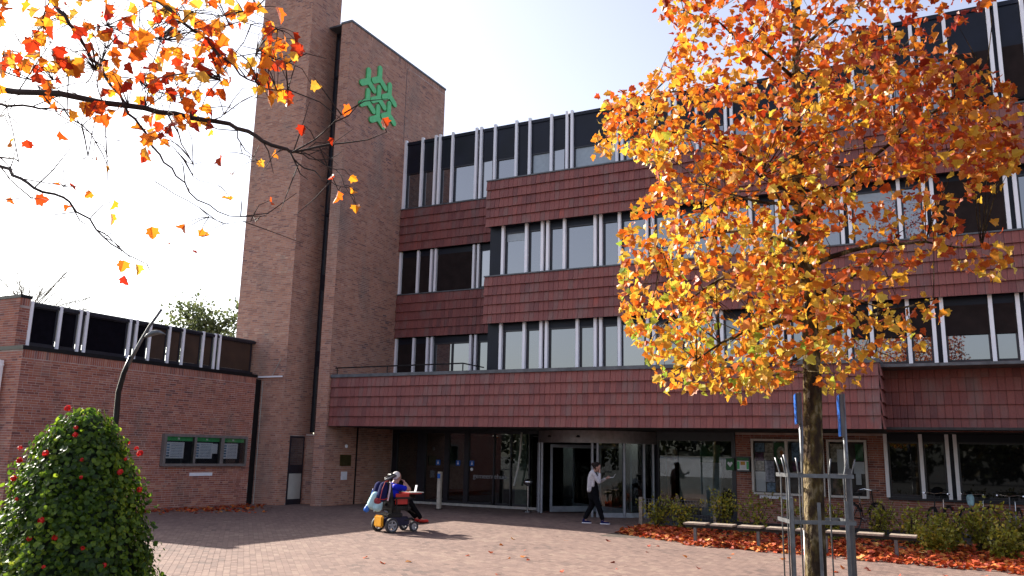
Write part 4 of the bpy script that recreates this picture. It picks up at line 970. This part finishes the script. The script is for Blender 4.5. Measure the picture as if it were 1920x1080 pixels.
SH = [(-6.9, 21.6, .5, .7), (-6.1, 21.3, .6, .8), (-5.1, 21.2, .55, .95), (-4.3, 21.0, .55, .98), (-3.3, 21.0, .5, .9), (-2.5, 20.8, .5, .85), (-1.6, 21.3, .45, .85), (-.9, 20.8, .5, .9), (-.2, 20.2, .55, .8), (.4, 20.3, .55, .95), (1.1, 20.1, .6, .95), (1.8, 19.9, .6, 1.0), (2.6, 19.7, .6, 1.0), (-.5, 19.3, .5, .5), (.7, 19.0, .6, .6), (1.7, 18.6, .6, .65)]
dsc = ['thin reddish shrub behind the wire mesh fence', 'loose shrub behind the right end of the wire fence', 'yellow-green shrub just right of the wire fence', 'bushy shrub below the long white name plate', 'sparse brown shrub left of the tree trunk', 'shrub hidden behind the tree guard', 'shrub under the right edge of the right notice case', 'yellow shrub right of the tree guard', 'low shrub behind the right end of the bench', 'yellowing shrub in front of the helmeted bicycle', 'dense shrub before the white-bagged bicycle', 'shrub before the rightmost bicycle', 'shrub at the right edge of the picture', 'low front shrub just past the bench end', 'low front shrub near the leaf litter at right', 'low front shrub at the far right edge']
for k, (x, y, w, h) in enumerate(SH): shrub('shrub', dsc[k], x, y, w, h, 700 if k > 7 else 380, 100+k)
lp = []
while len(lp) < 9000:
    X = random.uniform(-7.3, 6); Y = random.uniform(16, 22)
    edge = float(np.interp(X, [-7.3, -6.57, -4.95, -3.24, -1.4, .92, 6], [19.6, 19.0, 17.9, 17.5, 17.3, 16.9, 16.3]))
    if Y < edge-.15+.25*mnoise.noise(Vector((X*1.5, Y*1.5, 0))) or Y > 21.7: continue
    if Y > edge+2.2 and random.random() < .5: continue
    lp.append((X, Y, random.uniform(.005, .07)))
for k in range(260): 
    X = random.uniform(-9, 2); Y = random.uniform(9, 18.5); lp.append((X, Y, .012)) if random.random() < .25 else None
for k in range(260): lp.append((-20.1+abs(random.gauss(0, .5)), random.uniform(14.5, 20.6), .012))
for k in range(160): lp.append((random.gauss(-19.0, .6), random.gauss(18.3, .7), .014))
n = len(lp); rt = rand_rot(n, 0); 
# mostly lying flat
a = RNG.uniform(0, 6.28, n); ti = RNG.normal(0, .35, (n, 2))
zv = np.stack([ti[:, 0], ti[:, 1], np.ones(n)], 1); zv /= np.linalg.norm(zv, axis=1)[:, None]
xv = np.stack([np.cos(a), np.sin(a), np.zeros(n)], 1); xv -= zv*(xv*zv).sum(1)[:, None]; xv /= np.linalg.norm(xv, axis=1)[:, None]; yv = np.cross(zv, xv)
rt = np.stack([xv, yv, zv], 2)
me = instanced_mesh('fallen_leaves', *leaf_T(), np.array(lp), rt*RNG.uniform(.07, .13, n)[:, None, None]); o = stuff(link('fallen_leaves', me, MT['litter'])); o['label'] = 'carpet of fallen orange leaves along the bed and the wall'; o['category'] = 'fallen leaves'

# ------------------------------------------------------------------ far trees
def far_tree(label, X, Y, h, rad, n, material, ls, bare=False, sd=1, squash=.8):
    rs = random.Random(sd); t = thing('tree', label, 'tree', (X, Y, 0)); t['_wc'] = 1
    MB().tube([(X, Y, 0), (X+.1, Y, h*.3), (X, Y, h*(.6 if bare else .75))], [h*.028, h*.02, h*.004], 8).build('trunk', MT['bark'], t, True)
    lb = MB(); pos = []
    for k in range(80 if bare else 26):
        a = rs.uniform(0, 6.28); e = rs.uniform(.05, 1.4); L = rad*rs.uniform(.75, 1.1)
        s = Vector((X, Y, h*rs.uniform(.35, .62))); d = Vector((math.cos(a)*math.cos(e), math.sin(a)*math.cos(e), math.sin(e)*squash)); E = s+d*L; mid = (s+E)/2+Vector((0, 0, rs.uniform(0, .3)))
        lb.tube([s, mid, E], [h*.007*(.35 if bare else 1), h*.004*(.4 if bare else 1), h*.0012*(.5 if bare else 1)], 4)
        if bare:
            for q in range(12):
                f = rs.uniform(.4, 1); p = s.lerp(E, f); lb.tube([p, p+Vector((rs.gauss(0, .5), rs.gauss(0, .5), rs.uniform(.2, .9)))], [h*.001, h*.0004], 3)
        else:
            for q in range(n//26): f = rs.uniform(.45, 1.05); p = s.lerp(E, f); pos.append(tuple(p+Vector((rs.gauss(0, rad*.13), rs.gauss(0, rad*.13), rs.gauss(0, rad*.11)))))
    lb.build('limbs', MT['bark'], t)
    if not bare: leaf_cloud(t, pos, np.array([rs.uniform(.6, 1.3)*ls for _ in pos]), small_T(), material, 0, rest_name='crown', droop=.2)
P = at_t(393, 640, 46); far_tree('pale green leafy tree rising behind the low wing beside the tower', P.x, P.y, 12.3, 2.9, 6500, MT['fargreen'], .2, sd=5)
P = at_t(215, 640, 46); far_tree('yellowish treetop barely showing above the wing roof behind the lamp', P.x, P.y, 8.9, 1.6, 1200, MT['fargreen'], .18, sd=6)
P = at_t(45, 640, 40); far_tree('bare leafless tree behind the far left roof corner', P.x, P.y, 13.0, 3.9, 0, None, 0, bare=True, sd=7, squash=.7)
# tree line across the square: seen only as reflections in the glass
pos = []
for k in range(24):
    cx, cz = -70+k*5.5+random.uniform(-1, 1), random.uniform(2.0, 3.2); 
    for i in range(420):
        d = Vector((random.gauss(0, 1), random.gauss(0, 1), random.gauss(0, 1))).normalized()*random.uniform(.5, 1); pos.append((cx+d.x*3.2, -34+d.y*2+random.uniform(-1, 1), max(.1, cz+d.z*cz)))
me = instanced_mesh('tree_line', *small_T(), np.array(pos), rand_rot(len(pos), 0)*.7); o = stuff(link('tree_line', me, MT['darkgreen'])); o['label'] = 'dark tree line across the square, mirrored in the glass'; o['category'] = 'trees'

gw = thing('reflected_wall', 'unseen pale wall added across the square, mirrored in the glass right of the door', 'wall', (-20, -29, 0))  # stand-in for an unknown white thing, added for its reflection in the glass
box('wall', -7, 5, -.1, .1, 0, 1.85, MT['paper'], gw); box('coping', -7.05, 5.05, -.14, .14, 1.85, 1.93, MT['concrete'], gw)
# ------------------------------------------------------------------ blobs for figures
def blob(name, items, material, parent, voxel=.012, smooth_it=6):
    bm = bmesh.new()
    for it in items:
        if it[0] == 'c':
            _, p0, p1, r0, r1 = it; p0, p1 = Vector(p0), Vector(p1); d = p1-p0; n = max(2, int(d.length/(min(r0, r1)*.5+.004))); n = min(n, 24)
            q = d.to_track_quat('Z', 'Y').to_matrix().to_4x4() if d.length > 1e-6 else Matrix.Identity(4)
            mm = bmesh.ops.create_cone(bm, cap_ends=True, segments=12, radius1=r0, radius2=r1, depth=max(d.length, 1e-4), matrix=Matrix.Translation((p0+p1)/2) @ q)
            for p, r in ((p0, r0), (p1, r1)): bmesh.ops.create_icosphere(bm, subdivisions=2, radius=r, matrix=Matrix.Translation(p))
        else:
            _, c, rad, rz = it[:4]; ry = it[4] if len(it) > 4 else 0
            bmesh.ops.create_icosphere(bm, subdivisions=3, radius=1, matrix=Matrix.Translation(c) @ Matrix.Rotation(rz, 4, 'Z') @ Matrix.Rotation(ry, 4, 'Y') @ Matrix.Diagonal((*rad, 1)))
    me = bpy.data.meshes.new(name); bm.to_mesh(me); bm.free()
    o = bpy.data.objects.new(name, me); COL.objects.link(o)
    md = o.modifiers.new('r', 'REMESH'); md.mode = 'VOXEL'; md.voxel_size = voxel; md.use_smooth_shade = True
    ms = o.modifiers.new('s', 'SMOOTH'); ms.factor = .5; ms.iterations = smooth_it
    bpy.context.view_layer.update(); dg = bpy.context.evaluated_depsgraph_get()
    m2 = bpy.data.meshes.new_from_object(o.evaluated_get(dg)); bpy.data.objects.remove(o); m2.materials.clear()
    for p in m2.polygons: p.use_smooth = True
    return link(name, m2, material, parent)
def hand(w, d, side, up, curl=.4):   # w wrist, d pointing dir, side thumb side, up = back of the hand
    w, d, side, up = Vector(w), Vector(d).normalized(), Vector(side).normalized(), Vector(up).normalized(); it = []
    palm = w+d*.045; it.append(('c', w, palm+d*.02, .022, .026))
    for k, (o_, L) in enumerate(((.027, .062), (.010, .072), (-.008, .066), (-.024, .05))):
        a = w+d*.07+side*o_; b = a+(d*math.cos(curl)-up*math.sin(curl))*L*.55; c = b+(d*math.cos(2*curl)-up*math.sin(2*curl))*L*.45
        it += [('c', w+d*.03+side*o_*.6, a, .010, .0095), ('c', a, b, .009, .008), ('c', b, c, .008, .0065)]
    a = w+d*.02+side*.02; b = a+(d*.6+side*.8).normalized()*.035; c = b+(d*.9+side*.3-up*.2).normalized()*.028
    it += [('c', a, b, .011, .010), ('c', b, c, .009, .007)]
    return it
def head_items(c, f, r=.095):   # c centre, f facing dir (unit), chin below
    c, f = Vector(c), Vector(f).normalized(); s = Vector((-f.y, f.x, 0)).normalized(); u = s.cross(f)*-1; u = f.cross(s)
    if u.z < 0: u = -u
    rz = math.atan2(f.y, f.x); ry = -math.asin(f.z)
    it = [('e', c+u*.02-f*.008, (r, r*.80, r*1.12), rz, ry), ('e', c+f*.025-u*.055, (.058, .055, .062), rz, ry), ('c', c+f*.088+u*.008, c+f*.104-u*.02, .010, .014)]
    it += [('e', c+f*.082-u*.05, (.014, .026, .010), rz, ry), ('e', c+f*.075-u*.085, (.02, .022, .018), rz, ry)]
    for q in (-1, 1):
        it.append(('e', c+s*q*.078-f*.005-u*.01, (.018, .010, .032), rz, ry)); it.append(('e', c+f*.078+s*q*.032+u*.012, (.012, .016, .010), rz, ry)); it.append(('c', c+f*.084+s*q*.018+u*.03, c+f*.074+s*q*.048+u*.03, .008, .007))
    return it

# ------------------------------------------------------------------ woman walking
wom = thing('person', 'walking person in grey cardigan and black clothes, hand at face, holding a paper', 'person', (-8.67, 21.55, 0), R(18)); 
hf = Vector((.9, 0, -.44)); HC = Vector((.09, 0, 1.485))
sh = {1: Vector((.0, .17, 1.32)), -1: Vector((.0, -.17, 1.32))}
hip = {1: Vector((-.02, .085, .86)), -1: Vector((-.02, -.085, .86))}
fl_, fr_ = Vector((-.24, .07, .07)), Vector((.26, -.07, .07))   # left foot behind, right foot ahead
kn = {1: Vector((-.05, .085, .47)), -1: Vector((.14, -.08, .47))}
elR, wrR = Vector((.16, -.22, 1.10)), Vector((.17, -.07, 1.34))      # right hand up to the face
elL, wrL = Vector((.10, .21, 1.06)), Vector((.34, .10, 1.20))      # left hand holds the paper
body = [('e', (0, 0, 1.15), (.10, .155, .24), 0), ('e', (-.02, 0, .90), (.115, .16, .13), 0), ('c', (.01, 0, 1.32), (.055, 0, 1.42), .055, .048)]
body += head_items(HC, hf)
for k in (1, -1):
    body += [('c', sh[k], sh[k]*.6+Vector((0, 0, .53)), .05, .05)]
    body += [('c', hip[k], kn[k], .085, .052)]
body += [('c', kn[1], fl_, .05, .035), ('c', kn[-1], fr_, .05, .035)]
for a, e, w in ((sh[-1], elR, wrR), (sh[1], elL, wrL)): body += [('c', a, e, .045, .036), ('c', e, w, .034, .022)]
body += [('c', fl_, fl_+Vector((.10, 0, -.035)), .032, .028), ('c', fr_, fr_+Vector((.11, 0, -.03)), .032, .028)]
body += hand(wrR, (-.1, .25, .9), (-.3, .9, -.2), (1, 0, 0), .35)
body += hand(wrL, (.95, -.1, .25), (0, -.3, 1), (0, 1, 0), .6)
blob('body', body, MT['skin'], wom, .0065, 3)
blob('dress', [('e', (.012, 0, 1.16), (.118, .165, .23), 0), ('e', (0, 0, .93), (.135, .175, .17), 0), ('c', (.0, 0, .86), (-.0, 0, .70), .15, .15)], MT['blackc'], wom, .012)
tr = [('c', hip[1], kn[1], .10, .082), ('c', kn[1], fl_+Vector((.015, 0, .08)), .08, .06), ('c', hip[-1], kn[-1], .10, .082), ('c', kn[-1], fr_+Vector((-.02, 0, .08)), .08, .06)]
blob('trousers', tr, MT['blackc'], wom, .012)
cg = [('e', (-.045, 0, 1.2), (.10, .18, .20), 0), ('c', (-.08, .09, 1.22), (-.10, .10, .90), .07, .065), ('c', (-.08, -.09, 1.22), (-.09, -.12, .88), .07, .065), ('c', (-.09, 0, 1.2), (-.12, 0, .86), .075, .06), ('c', (-.03, 0, 1.33), (-.02, 0, 1.36), .075, .07), ('c', (.02, -.15, 1.25), (.0, -.17, 1.0), .05, .04)]
for a, e, w in ((sh[-1], elR, wrR), (sh[1], elL, wrL)): cg += [('c', a, e, .064, .055), ('c', e, e.lerp(w, .85), .052, .04)]
blob('cardigan', cg, MT['cardi'], wom, .012)
blob('hair', [('e', HC+Vector((-.022, 0, .052)), (.105, .092, .098), 0), ('e', HC+Vector((-.105, 0, .075)), (.055, .05, .05), 0), ('c', HC+Vector((-.05, .07, 0)), HC+Vector((-.04, .07, -.05)), .03, .02), ('c', HC+Vector((-.05, -.07, 0)), HC+Vector((-.04, -.07, -.05)), .03, .02), ('e', HC+Vector((.035, 0, .095)), (.06, .07, .03), 0, .3)], MT['hairb'], wom, .009)
for f_, an in ((fl_, .0), (fr_, -.12)):
    s = blob('shoe', [('c', f_+Vector((-.03, 0, -.02)), f_+Vector((.06, 0, -.03)), .042, .04), ('c', f_+Vector((.06, 0, -.03)), f_+Vector((.145, 0, -.04)), .04, .03), ('c', f_+Vector((-.02, 0, .01)), f_+Vector((.0, 0, .03)), .042, .038)], MT['navyc'], wom, .009)
    MB().prism([(-.075, -.04), (-.03, -.05), (.1, -.048), (.17, -.03), (.185, 0), (.17, .03), (.1, .048), (-.03, .05), (-.075, .04)], (f_.x, f_.y, 0.002), (1, 0, 0), (0, 1, 0), (0, 0, .024)).build('sole', MT['shoe'], s)
bpy.context.view_layer.update()
MW = wom.matrix_world.copy() if False else Matrix.Translation(wom.location) @ Matrix.Rotation(R(18), 4, 'Z')
pp = MB().quad((0, -.09, 0), (.15, -.09, .05), (.20, -.09, .14), (.2, .07, .14), (.15, .07, .05), (0, .07, 0))
pp = MB().prism([(0, 0), (.13, .01), (.19, .10), (.187, .103), (.128, .015), (0, .004)], (.40, .01, 1.215), (1, 0, 0), (0, 0, 1), (0, .17, 0)).build('paper_sheet', MT['paper'])
pp.matrix_world = MW; tag(pp, "white sheet of paper in the walking person's hand", 'paper')

# ------------------------------------------------------------------ power wheelchair with rider
HD = R(70); WO = Vector((-11.46, 15.94, 0))
wc = thing('power_wheelchair', 'black power wheelchair with yellow rear cover and grey spoked wheels', 'wheelchair', WO, HD)
def wheel(name, x, y, r, w, spokes=True):
    t = MB(); n = 28; prof = [(r-.045, -w/2), (r-.01, -w/2), (r, -w/2+.012), (r, w/2-.012), (r-.01, w/2), (r-.045, w/2)]
    b = len(t.v)
    for pr_, h in prof:
        for k in range(n): a = 2*math.pi*k/n; t.v.append((x+pr_*math.cos(a), y+h, r+pr_*math.sin(a)))
    for i in range(len(prof)):
        j = (i+1) % len(prof)
        for k in range(n): q = (k+1) % n; t.f.append((b+i*n+k, b+i*n+q, b+j*n+q, b+j*n+k))
    ty = t.build(name, MT['rubber'], wc, True)
    rm_ = MB(); rm_.lathe([(.03, -w*.3), (.03, w*.3)], (x, y, r), 12, 'y')
    R0 = r-.047; b = len(rm_.v)
    for rr_, h in ((R0, -w*.42), (R0+.004, w*.42), (R0-.02, w*.42), (R0-.02, -w*.42)):
        for k in range(n): a = 2*math.pi*k/n; rm_.v.append((x+rr_*math.cos(a), y+h, r+rr_*math.sin(a)))
    for i in range(4):
        for k in range(n): q = (k+1) % n; rm_.f.append((b+i*n+k, b+i*n+q, b+((i+1) % 4)*n+q, b+((i+1) % 4)*n+k))
    for k in range(5):
        a = 2*math.pi*k/5+.3; d = Vector((math.cos(a), 0, math.sin(a))); pdir = Vector((-d.z, 0, d.x)); c = Vector((x, y-w*.3, r))
        rm_.prism([(.02, -.022), (R0-.01, -.013), (R0-.01, .013), (.02, .022)], c, d, pdir, (0, w*.6, 0))
    rm_.build('rim', MT['wheelgrey'], ty)
wheel('wheel', 0, -.27, .165, .075); wheel('wheel', 0, .27, .165, .075)
wheel('wheel', .66, -.2, .12, .055); wheel('wheel', .66, .2, .12, .055)
box('chassis', -.13, .55, -.19, .19, .14, .34, mat('dark_blue_body', (.008, .008, .035), .4, spec=.3), wc, .03)
box('motor_cover', -.05, .35, -.2, .2, .34, .42, MT['black'], wc, .02)
box('rear_cover', -.20, -.12, -.16, .16, .12, .38, MT['yellow'], wc, .03)
for s in (-1, 1):
    MB().tube([(.4, s*.17, .26), (.58, s*.2, .3), (.66, s*.2, .26)], .025, 8).tube([(.66, s*.16, .28), (.66, s*.16, .12)], .015, 6).build('caster_fork', MT['black'], wc)
    MB().tube([(-.17, s*.2, .47), (-.10, s*.22, .45)], .028, 8).build('rear_light', MT['steel'], wc)
    MB().box(.05, .5, s*.28-.03, s*.28+.03, .74, .78).build('armrest', MT['black'], wc)
    MB().tube([(.12, s*.27, .45), (.1, s*.28, .74)], .015, 6).tube([(.42, s*.27, .48), (.42, s*.28, .74)], .015, 6).build('armrest_frame', MT['black'], wc)
box('seat_lift', .1, .35, -.12, .12, .4, .5, MT['black'], wc, .02); box('seat', .02, .56, -.23, .23, .48, .58, MT['black'], wc, .03)
MB().prism([(.02, .52), (.12, .52), (-.02, 1.1), (-.10, 1.1)], (0, -.21, 0), (1, 0, 0), (0, 0, 1), (0, .42, 0)).build('backrest', MT['black'], wc)
MB().tube([(-.06, 0, 1.05), (-.05, 0, 1.2), (.12, 0, 1.25)], .015, 6).tube([(.12, -.1, 1.25), (.12, .1, 1.25)], .045, 10).tube([(-.12, -.18, 1.14), (.14, -.16, 1.25)], .018, 8).build('headrest', MT['black'], wc, True)
MB().tube([(-.18, -.2, 1.16), (.1, -.17, 1.26)], .02, 8).build('push_handle', MT['steel'], wc, True)
box('side_panel', .08, .45, -.27, -.25, .62, .86, MT['red'], wc, .008); box('tray', .45, .82, -.25, .15, .84, .87, MT['red'], wc, .01)
box('tray_edge', .5, .86, -.27, .17, .865, .88, MT['greyc'], wc)
for s in (-1, 1):
    MB().tube([(.55, s*.12, .5), (.85, s*.12, .35), (.92, s*.12, .2)], .014, 6).build('legrest', MT['black'], wc)
    box('footplate', .88, 1.12, s*.1-.07, s*.1+.07, .16, .185, MT['black'], wc)
MB().prism([(-.30, .55), (-.10, .5), (.0, .56), (.02, .75), (-.1, .78), (-.3, .7)], (0, -.18, 0), (1, 0, 0), (0, 0, 1), (0, .36, 0))
MW = Matrix.Translation(WO) @ Matrix.Rotation(HD, 4, 'Z')
man = thing('person', 'white-haired rider in a blue shirt seated in the power wheelchair', 'person', WO, HD)
HC = Vector((.27, 0, 1.205)); hf = Vector((.93, 0, -.36))
sh = {1: Vector((.12, .19, 1.0)), -1: Vector((.12, -.19, 1.0))}
el = {1: Vector((.42, .25, .93)), -1: Vector((.44, -.24, .95))}; wr = {1: Vector((.56, .08, .93)), -1: Vector((.42, -.12, 1.07))}
it = [('e', (.14, 0, .82), (.14, .19, .26), 0), ('e', (.16, 0, .64), (.17, .19, .11), 0), ('c', (.16, 0, 1.02), (.24, 0, 1.13), .06, .055)]+head_items(HC, hf, .1)
for k in (1, -1):
    it += [('c', (.16, k*.1, .64), (.6, k*.12, .62), .085, .065), ('c', (.6, k*.12, .62), (.93, k*.1, .27), .06, .04), ('c', (.93, k*.1, .25), (1.08, k*.1, .215), .035, .03)]
    it += [('c', sh[k], el[k], .06, .056), ('c', el[k], wr[k], .055, .04), ('c', sh[k], (.13, 0, 1.02), .055, .055)]
it += hand(wr[-1], (-.3, .3, .8), (.4, .8, 0), (.8, -.3, .3), .5)+hand(wr[1], (.7, -.6, .1), (0, -.2, 1), (.3, .8, 0), .5)
blob('body', it, MT['skin'], man, .0075, 3)
st = [('e', (.13, 0, .86), (.16, .21, .24), 0), ('e', (.14, 0, .98), (.12, .2, .1), 0)]
for k in (1, -1): st += [('c', sh[k], sh[k].lerp(el[k], .7), .075, .068)]
blob('shirt', st, MT['shirt'], man, .012)
tt = [('e', (.16, 0, .64), (.18, .2, .115), 0)]
for k in (1, -1): tt += [('c', (.16, k*.1, .65), (.6, k*.12, .63), .095, .075), ('c', (.6, k*.12, .62), (.9, k*.1, .31), .072, .055)]
blob('trousers', tt, MT['blackc'], man, .012)
for k in (1, -1): blob('shoe', [('c', (.9, k*.1, .235), (1.0, k*.1, .22), .045, .042), ('c', (1.0, k*.1, .22), (1.12, k*.1, .215), .042, .032)], MT['red'], man, .01)
blob('hair', [('e', HC+Vector((-.02, 0, .035)), (.102, .088, .104), 0)], MT['hairw'], man, .009)
gl = MB()
for q in (-1, 1): gl.tube([HC+Vector((.085, q*.015, .005)), HC+Vector((.09, q*.035, .018)), HC+Vector((.088, q*.055, .005)), HC+Vector((.09, q*.035, -.012)), HC+Vector((.085, q*.015, .005))], .004, 4).tube([HC+Vector((.088, q*.055, .008)), HC+Vector((0, q*.092, .01))], .003, 4)
gl.build('glasses', MT['steel'], man)
ph = MB().prism([(-.035, -.075), (.035, -.075), (.035, .075), (-.035, .075)], (.73, -.12, .96), (0, 1, 0), (.2, 0, .98), (.01, 0, 0)).build('phone', MT['paper']); ph.matrix_world = MW
tag(ph, 'white phone propped on the red wheelchair tray', 'phone')
bp_ = thing('backpack', 'navy backpack with red trim hanging on the wheelchair back', 'backpack', WO, HD)
blob('pack', [('c', (-.20, -.1, .78), (-.14, -.1, 1.02), .12, .10), ('c', (-.20, .1, .78), (-.14, .1, 1.02), .12, .10)], MT['navyc'], bp_, .015)
blob('pocket', [('c', (-.27, -.09, .70), (-.27, .09, .70), .085, .085)], mat('maroon_cloth', (.25, .02, .03), .8), bp_, .015)
MB().tube([(-.10, -.215, .70), (-.06, -.22, .95), (-.04, -.2, 1.12)], .022, 6).build('strap', mat('lilac_strap', (.6, .5, .62), .8), bp_, True)
MB().tube([(-.30, -.2, .72), (-.26, -.21, .95), (-.18, -.2, 1.12), (-.1, -.2, 1.14)], .008, 6).tube([(-.34, -.15, .75), (-.22, -.22, .73), (-.1, -.22, .76)], .008, 6).build('red_trim', MT['red'], bp_)
sb = blob('shopping_bag', [('c', (-.30, .08, .62), (-.28, .02, .80), .13, .10), ('c', (-.25, -.05, .56), (-.22, -.06, .66), .11, .09)], MT['palec'], None, .015)
sb.matrix_world = MW; tag(sb, 'pale blue patterned bag slung low behind the wheelchair', 'bag')
s2 = blob('pouch', [('c', (-.40, .16, .50), (-.38, .14, .58), .07, .05), ('c', (-.39, .14, .58), (-.30, .1, .95), .014, .012)], MT['blue'], None, .012)
s2.matrix_world = MW; tag(s2, 'small bright blue pouch dangling rearmost from the wheelchair', 'pouch')

# ------------------------------------------------------------------ bicycles
def bicycle(label, X, Y, rz, frame_m, extra=None):
    b = thing('bicycle', label, 'bicycle', (X, Y, 0), rz, 'bicycles parked against the wall')
    for wx in (-.52, .52):
        t = MB(); n = 28; r = .335
        ring = [(wx+r*math.cos(2*math.pi*k/n), 0, .35+r*math.sin(2*math.pi*k/n)) for k in range(n+1)]
        w_ = t.tube(ring, .018, 6, False).build('wheel', MT['rubber'], b)
        sp_ = MB()
        for k in range(14): a = 2*math.pi*k/14; sp_.tube([(wx, 0, .35), (wx+.32*math.cos(a), 0, .35+.32*math.sin(a))], .0015, 3, False)
        sp_.build('spokes', MT['chrome'], w_)
        fd = MB(); fd.tube([(wx+.37*math.cos(a), 0, .35+.37*math.sin(a)) for a in np.linspace(.4, 2.9, 9)], .02, 4).build('mudguard', MT['black'], b)
    MB().tube([(-.52, 0, .35), (-.08, 0, .3), (.34, 0, .72), (-.18, 0, .66), (-.08, 0, .3)], .016, 6).tube([(-.52, 0, .35), (-.2, 0, .72)], .012, 6).tube([(.52, 0, .35), (.36, 0, .78), (.33, 0, 1.02)], .016, 6).build('frame', frame_m, b)
    MB().tube([(-.18, 0, .66), (-.22, 0, .92)], .012, 6).build('seat_post', MT['chrome'], b)
    MB().prism([(-.36, -.09), (-.2, -.08), (-.06, -.02), (-.06, .02), (-.2, .08), (-.36, .09)], (0, 0, .92), (1, 0, 0), (0, 1, 0), (0, 0, .06)).build('saddle', MT['black'], b)
    MB().tube([(.20, -.29, 1.04), (.30, -.2, 1.07), (.33, 0, 1.04), (.30, .2, 1.07), (.20, .29, 1.04)], .012, 6).tube([(.14, -.29, 1.03), (.24, -.285, 1.05)], .018, 6).tube([(.14, .29, 1.03), (.24, .285, 1.05)], .018, 6).build('handlebar', MT['chrome'], b)
    MB().box(-.78, -.34, -.07, .07, .73, .745).build('carrier', MT['black'], b); MB().box(-.80, -.76, -.03, .03, .62, .69).build('rear_light', MT['red'], b)
    MB().tube([(-.08, 0, .3), (-.08, -.08, .3), (-.02, -.08, .16), (-.02, -.14, .16)], .01, 5).lathe([(.09, -.01), (.09, .0)], (-.08, -.03, .3), 14, 'y').build('crank', MT['chrome'], b)
    return b
bicycle('bicycle in front of the right notice case beside the tree guard', -2.15, 24.55, R(60), MT['black'])
b = bicycle('bicycle with dark helmet on the saddle, below the narrow window', -.35, 24.3, R(250), MT['black'])
hm = blob('bicycle_helmet', [('e', (0, 0, .04), (.14, .11, .09), 0)], MT['blackc'], None, .012); hm.location = (-.42, 24.1, 1.02); tag(hm, 'dark cycling helmet resting on the bicycle below the narrow window', 'helmet')
b = bicycle('bicycle with pale bag on the handlebar, under the wide window', .5, 24.5, R(238), MT['steel'])
bg_ = blob('handlebar_bag', [('c', (0, 0, 0), (0, 0, .14), .08, .09)], MT['palec'], None, .014); bg_.location = (.33, 24.2, .83); tag(bg_, 'pale grey bag on the bicycle handlebar under the wide window', 'bag')
b = bicycle('rightmost bicycle, silver handlebar above the tall shrub', 1.25, 24.4, R(255), MT['steel'])

for o in list(bpy.data.objects):
    if '_wc' in o.keys(): del o['_wc']
bpy.context.view_layer.update()
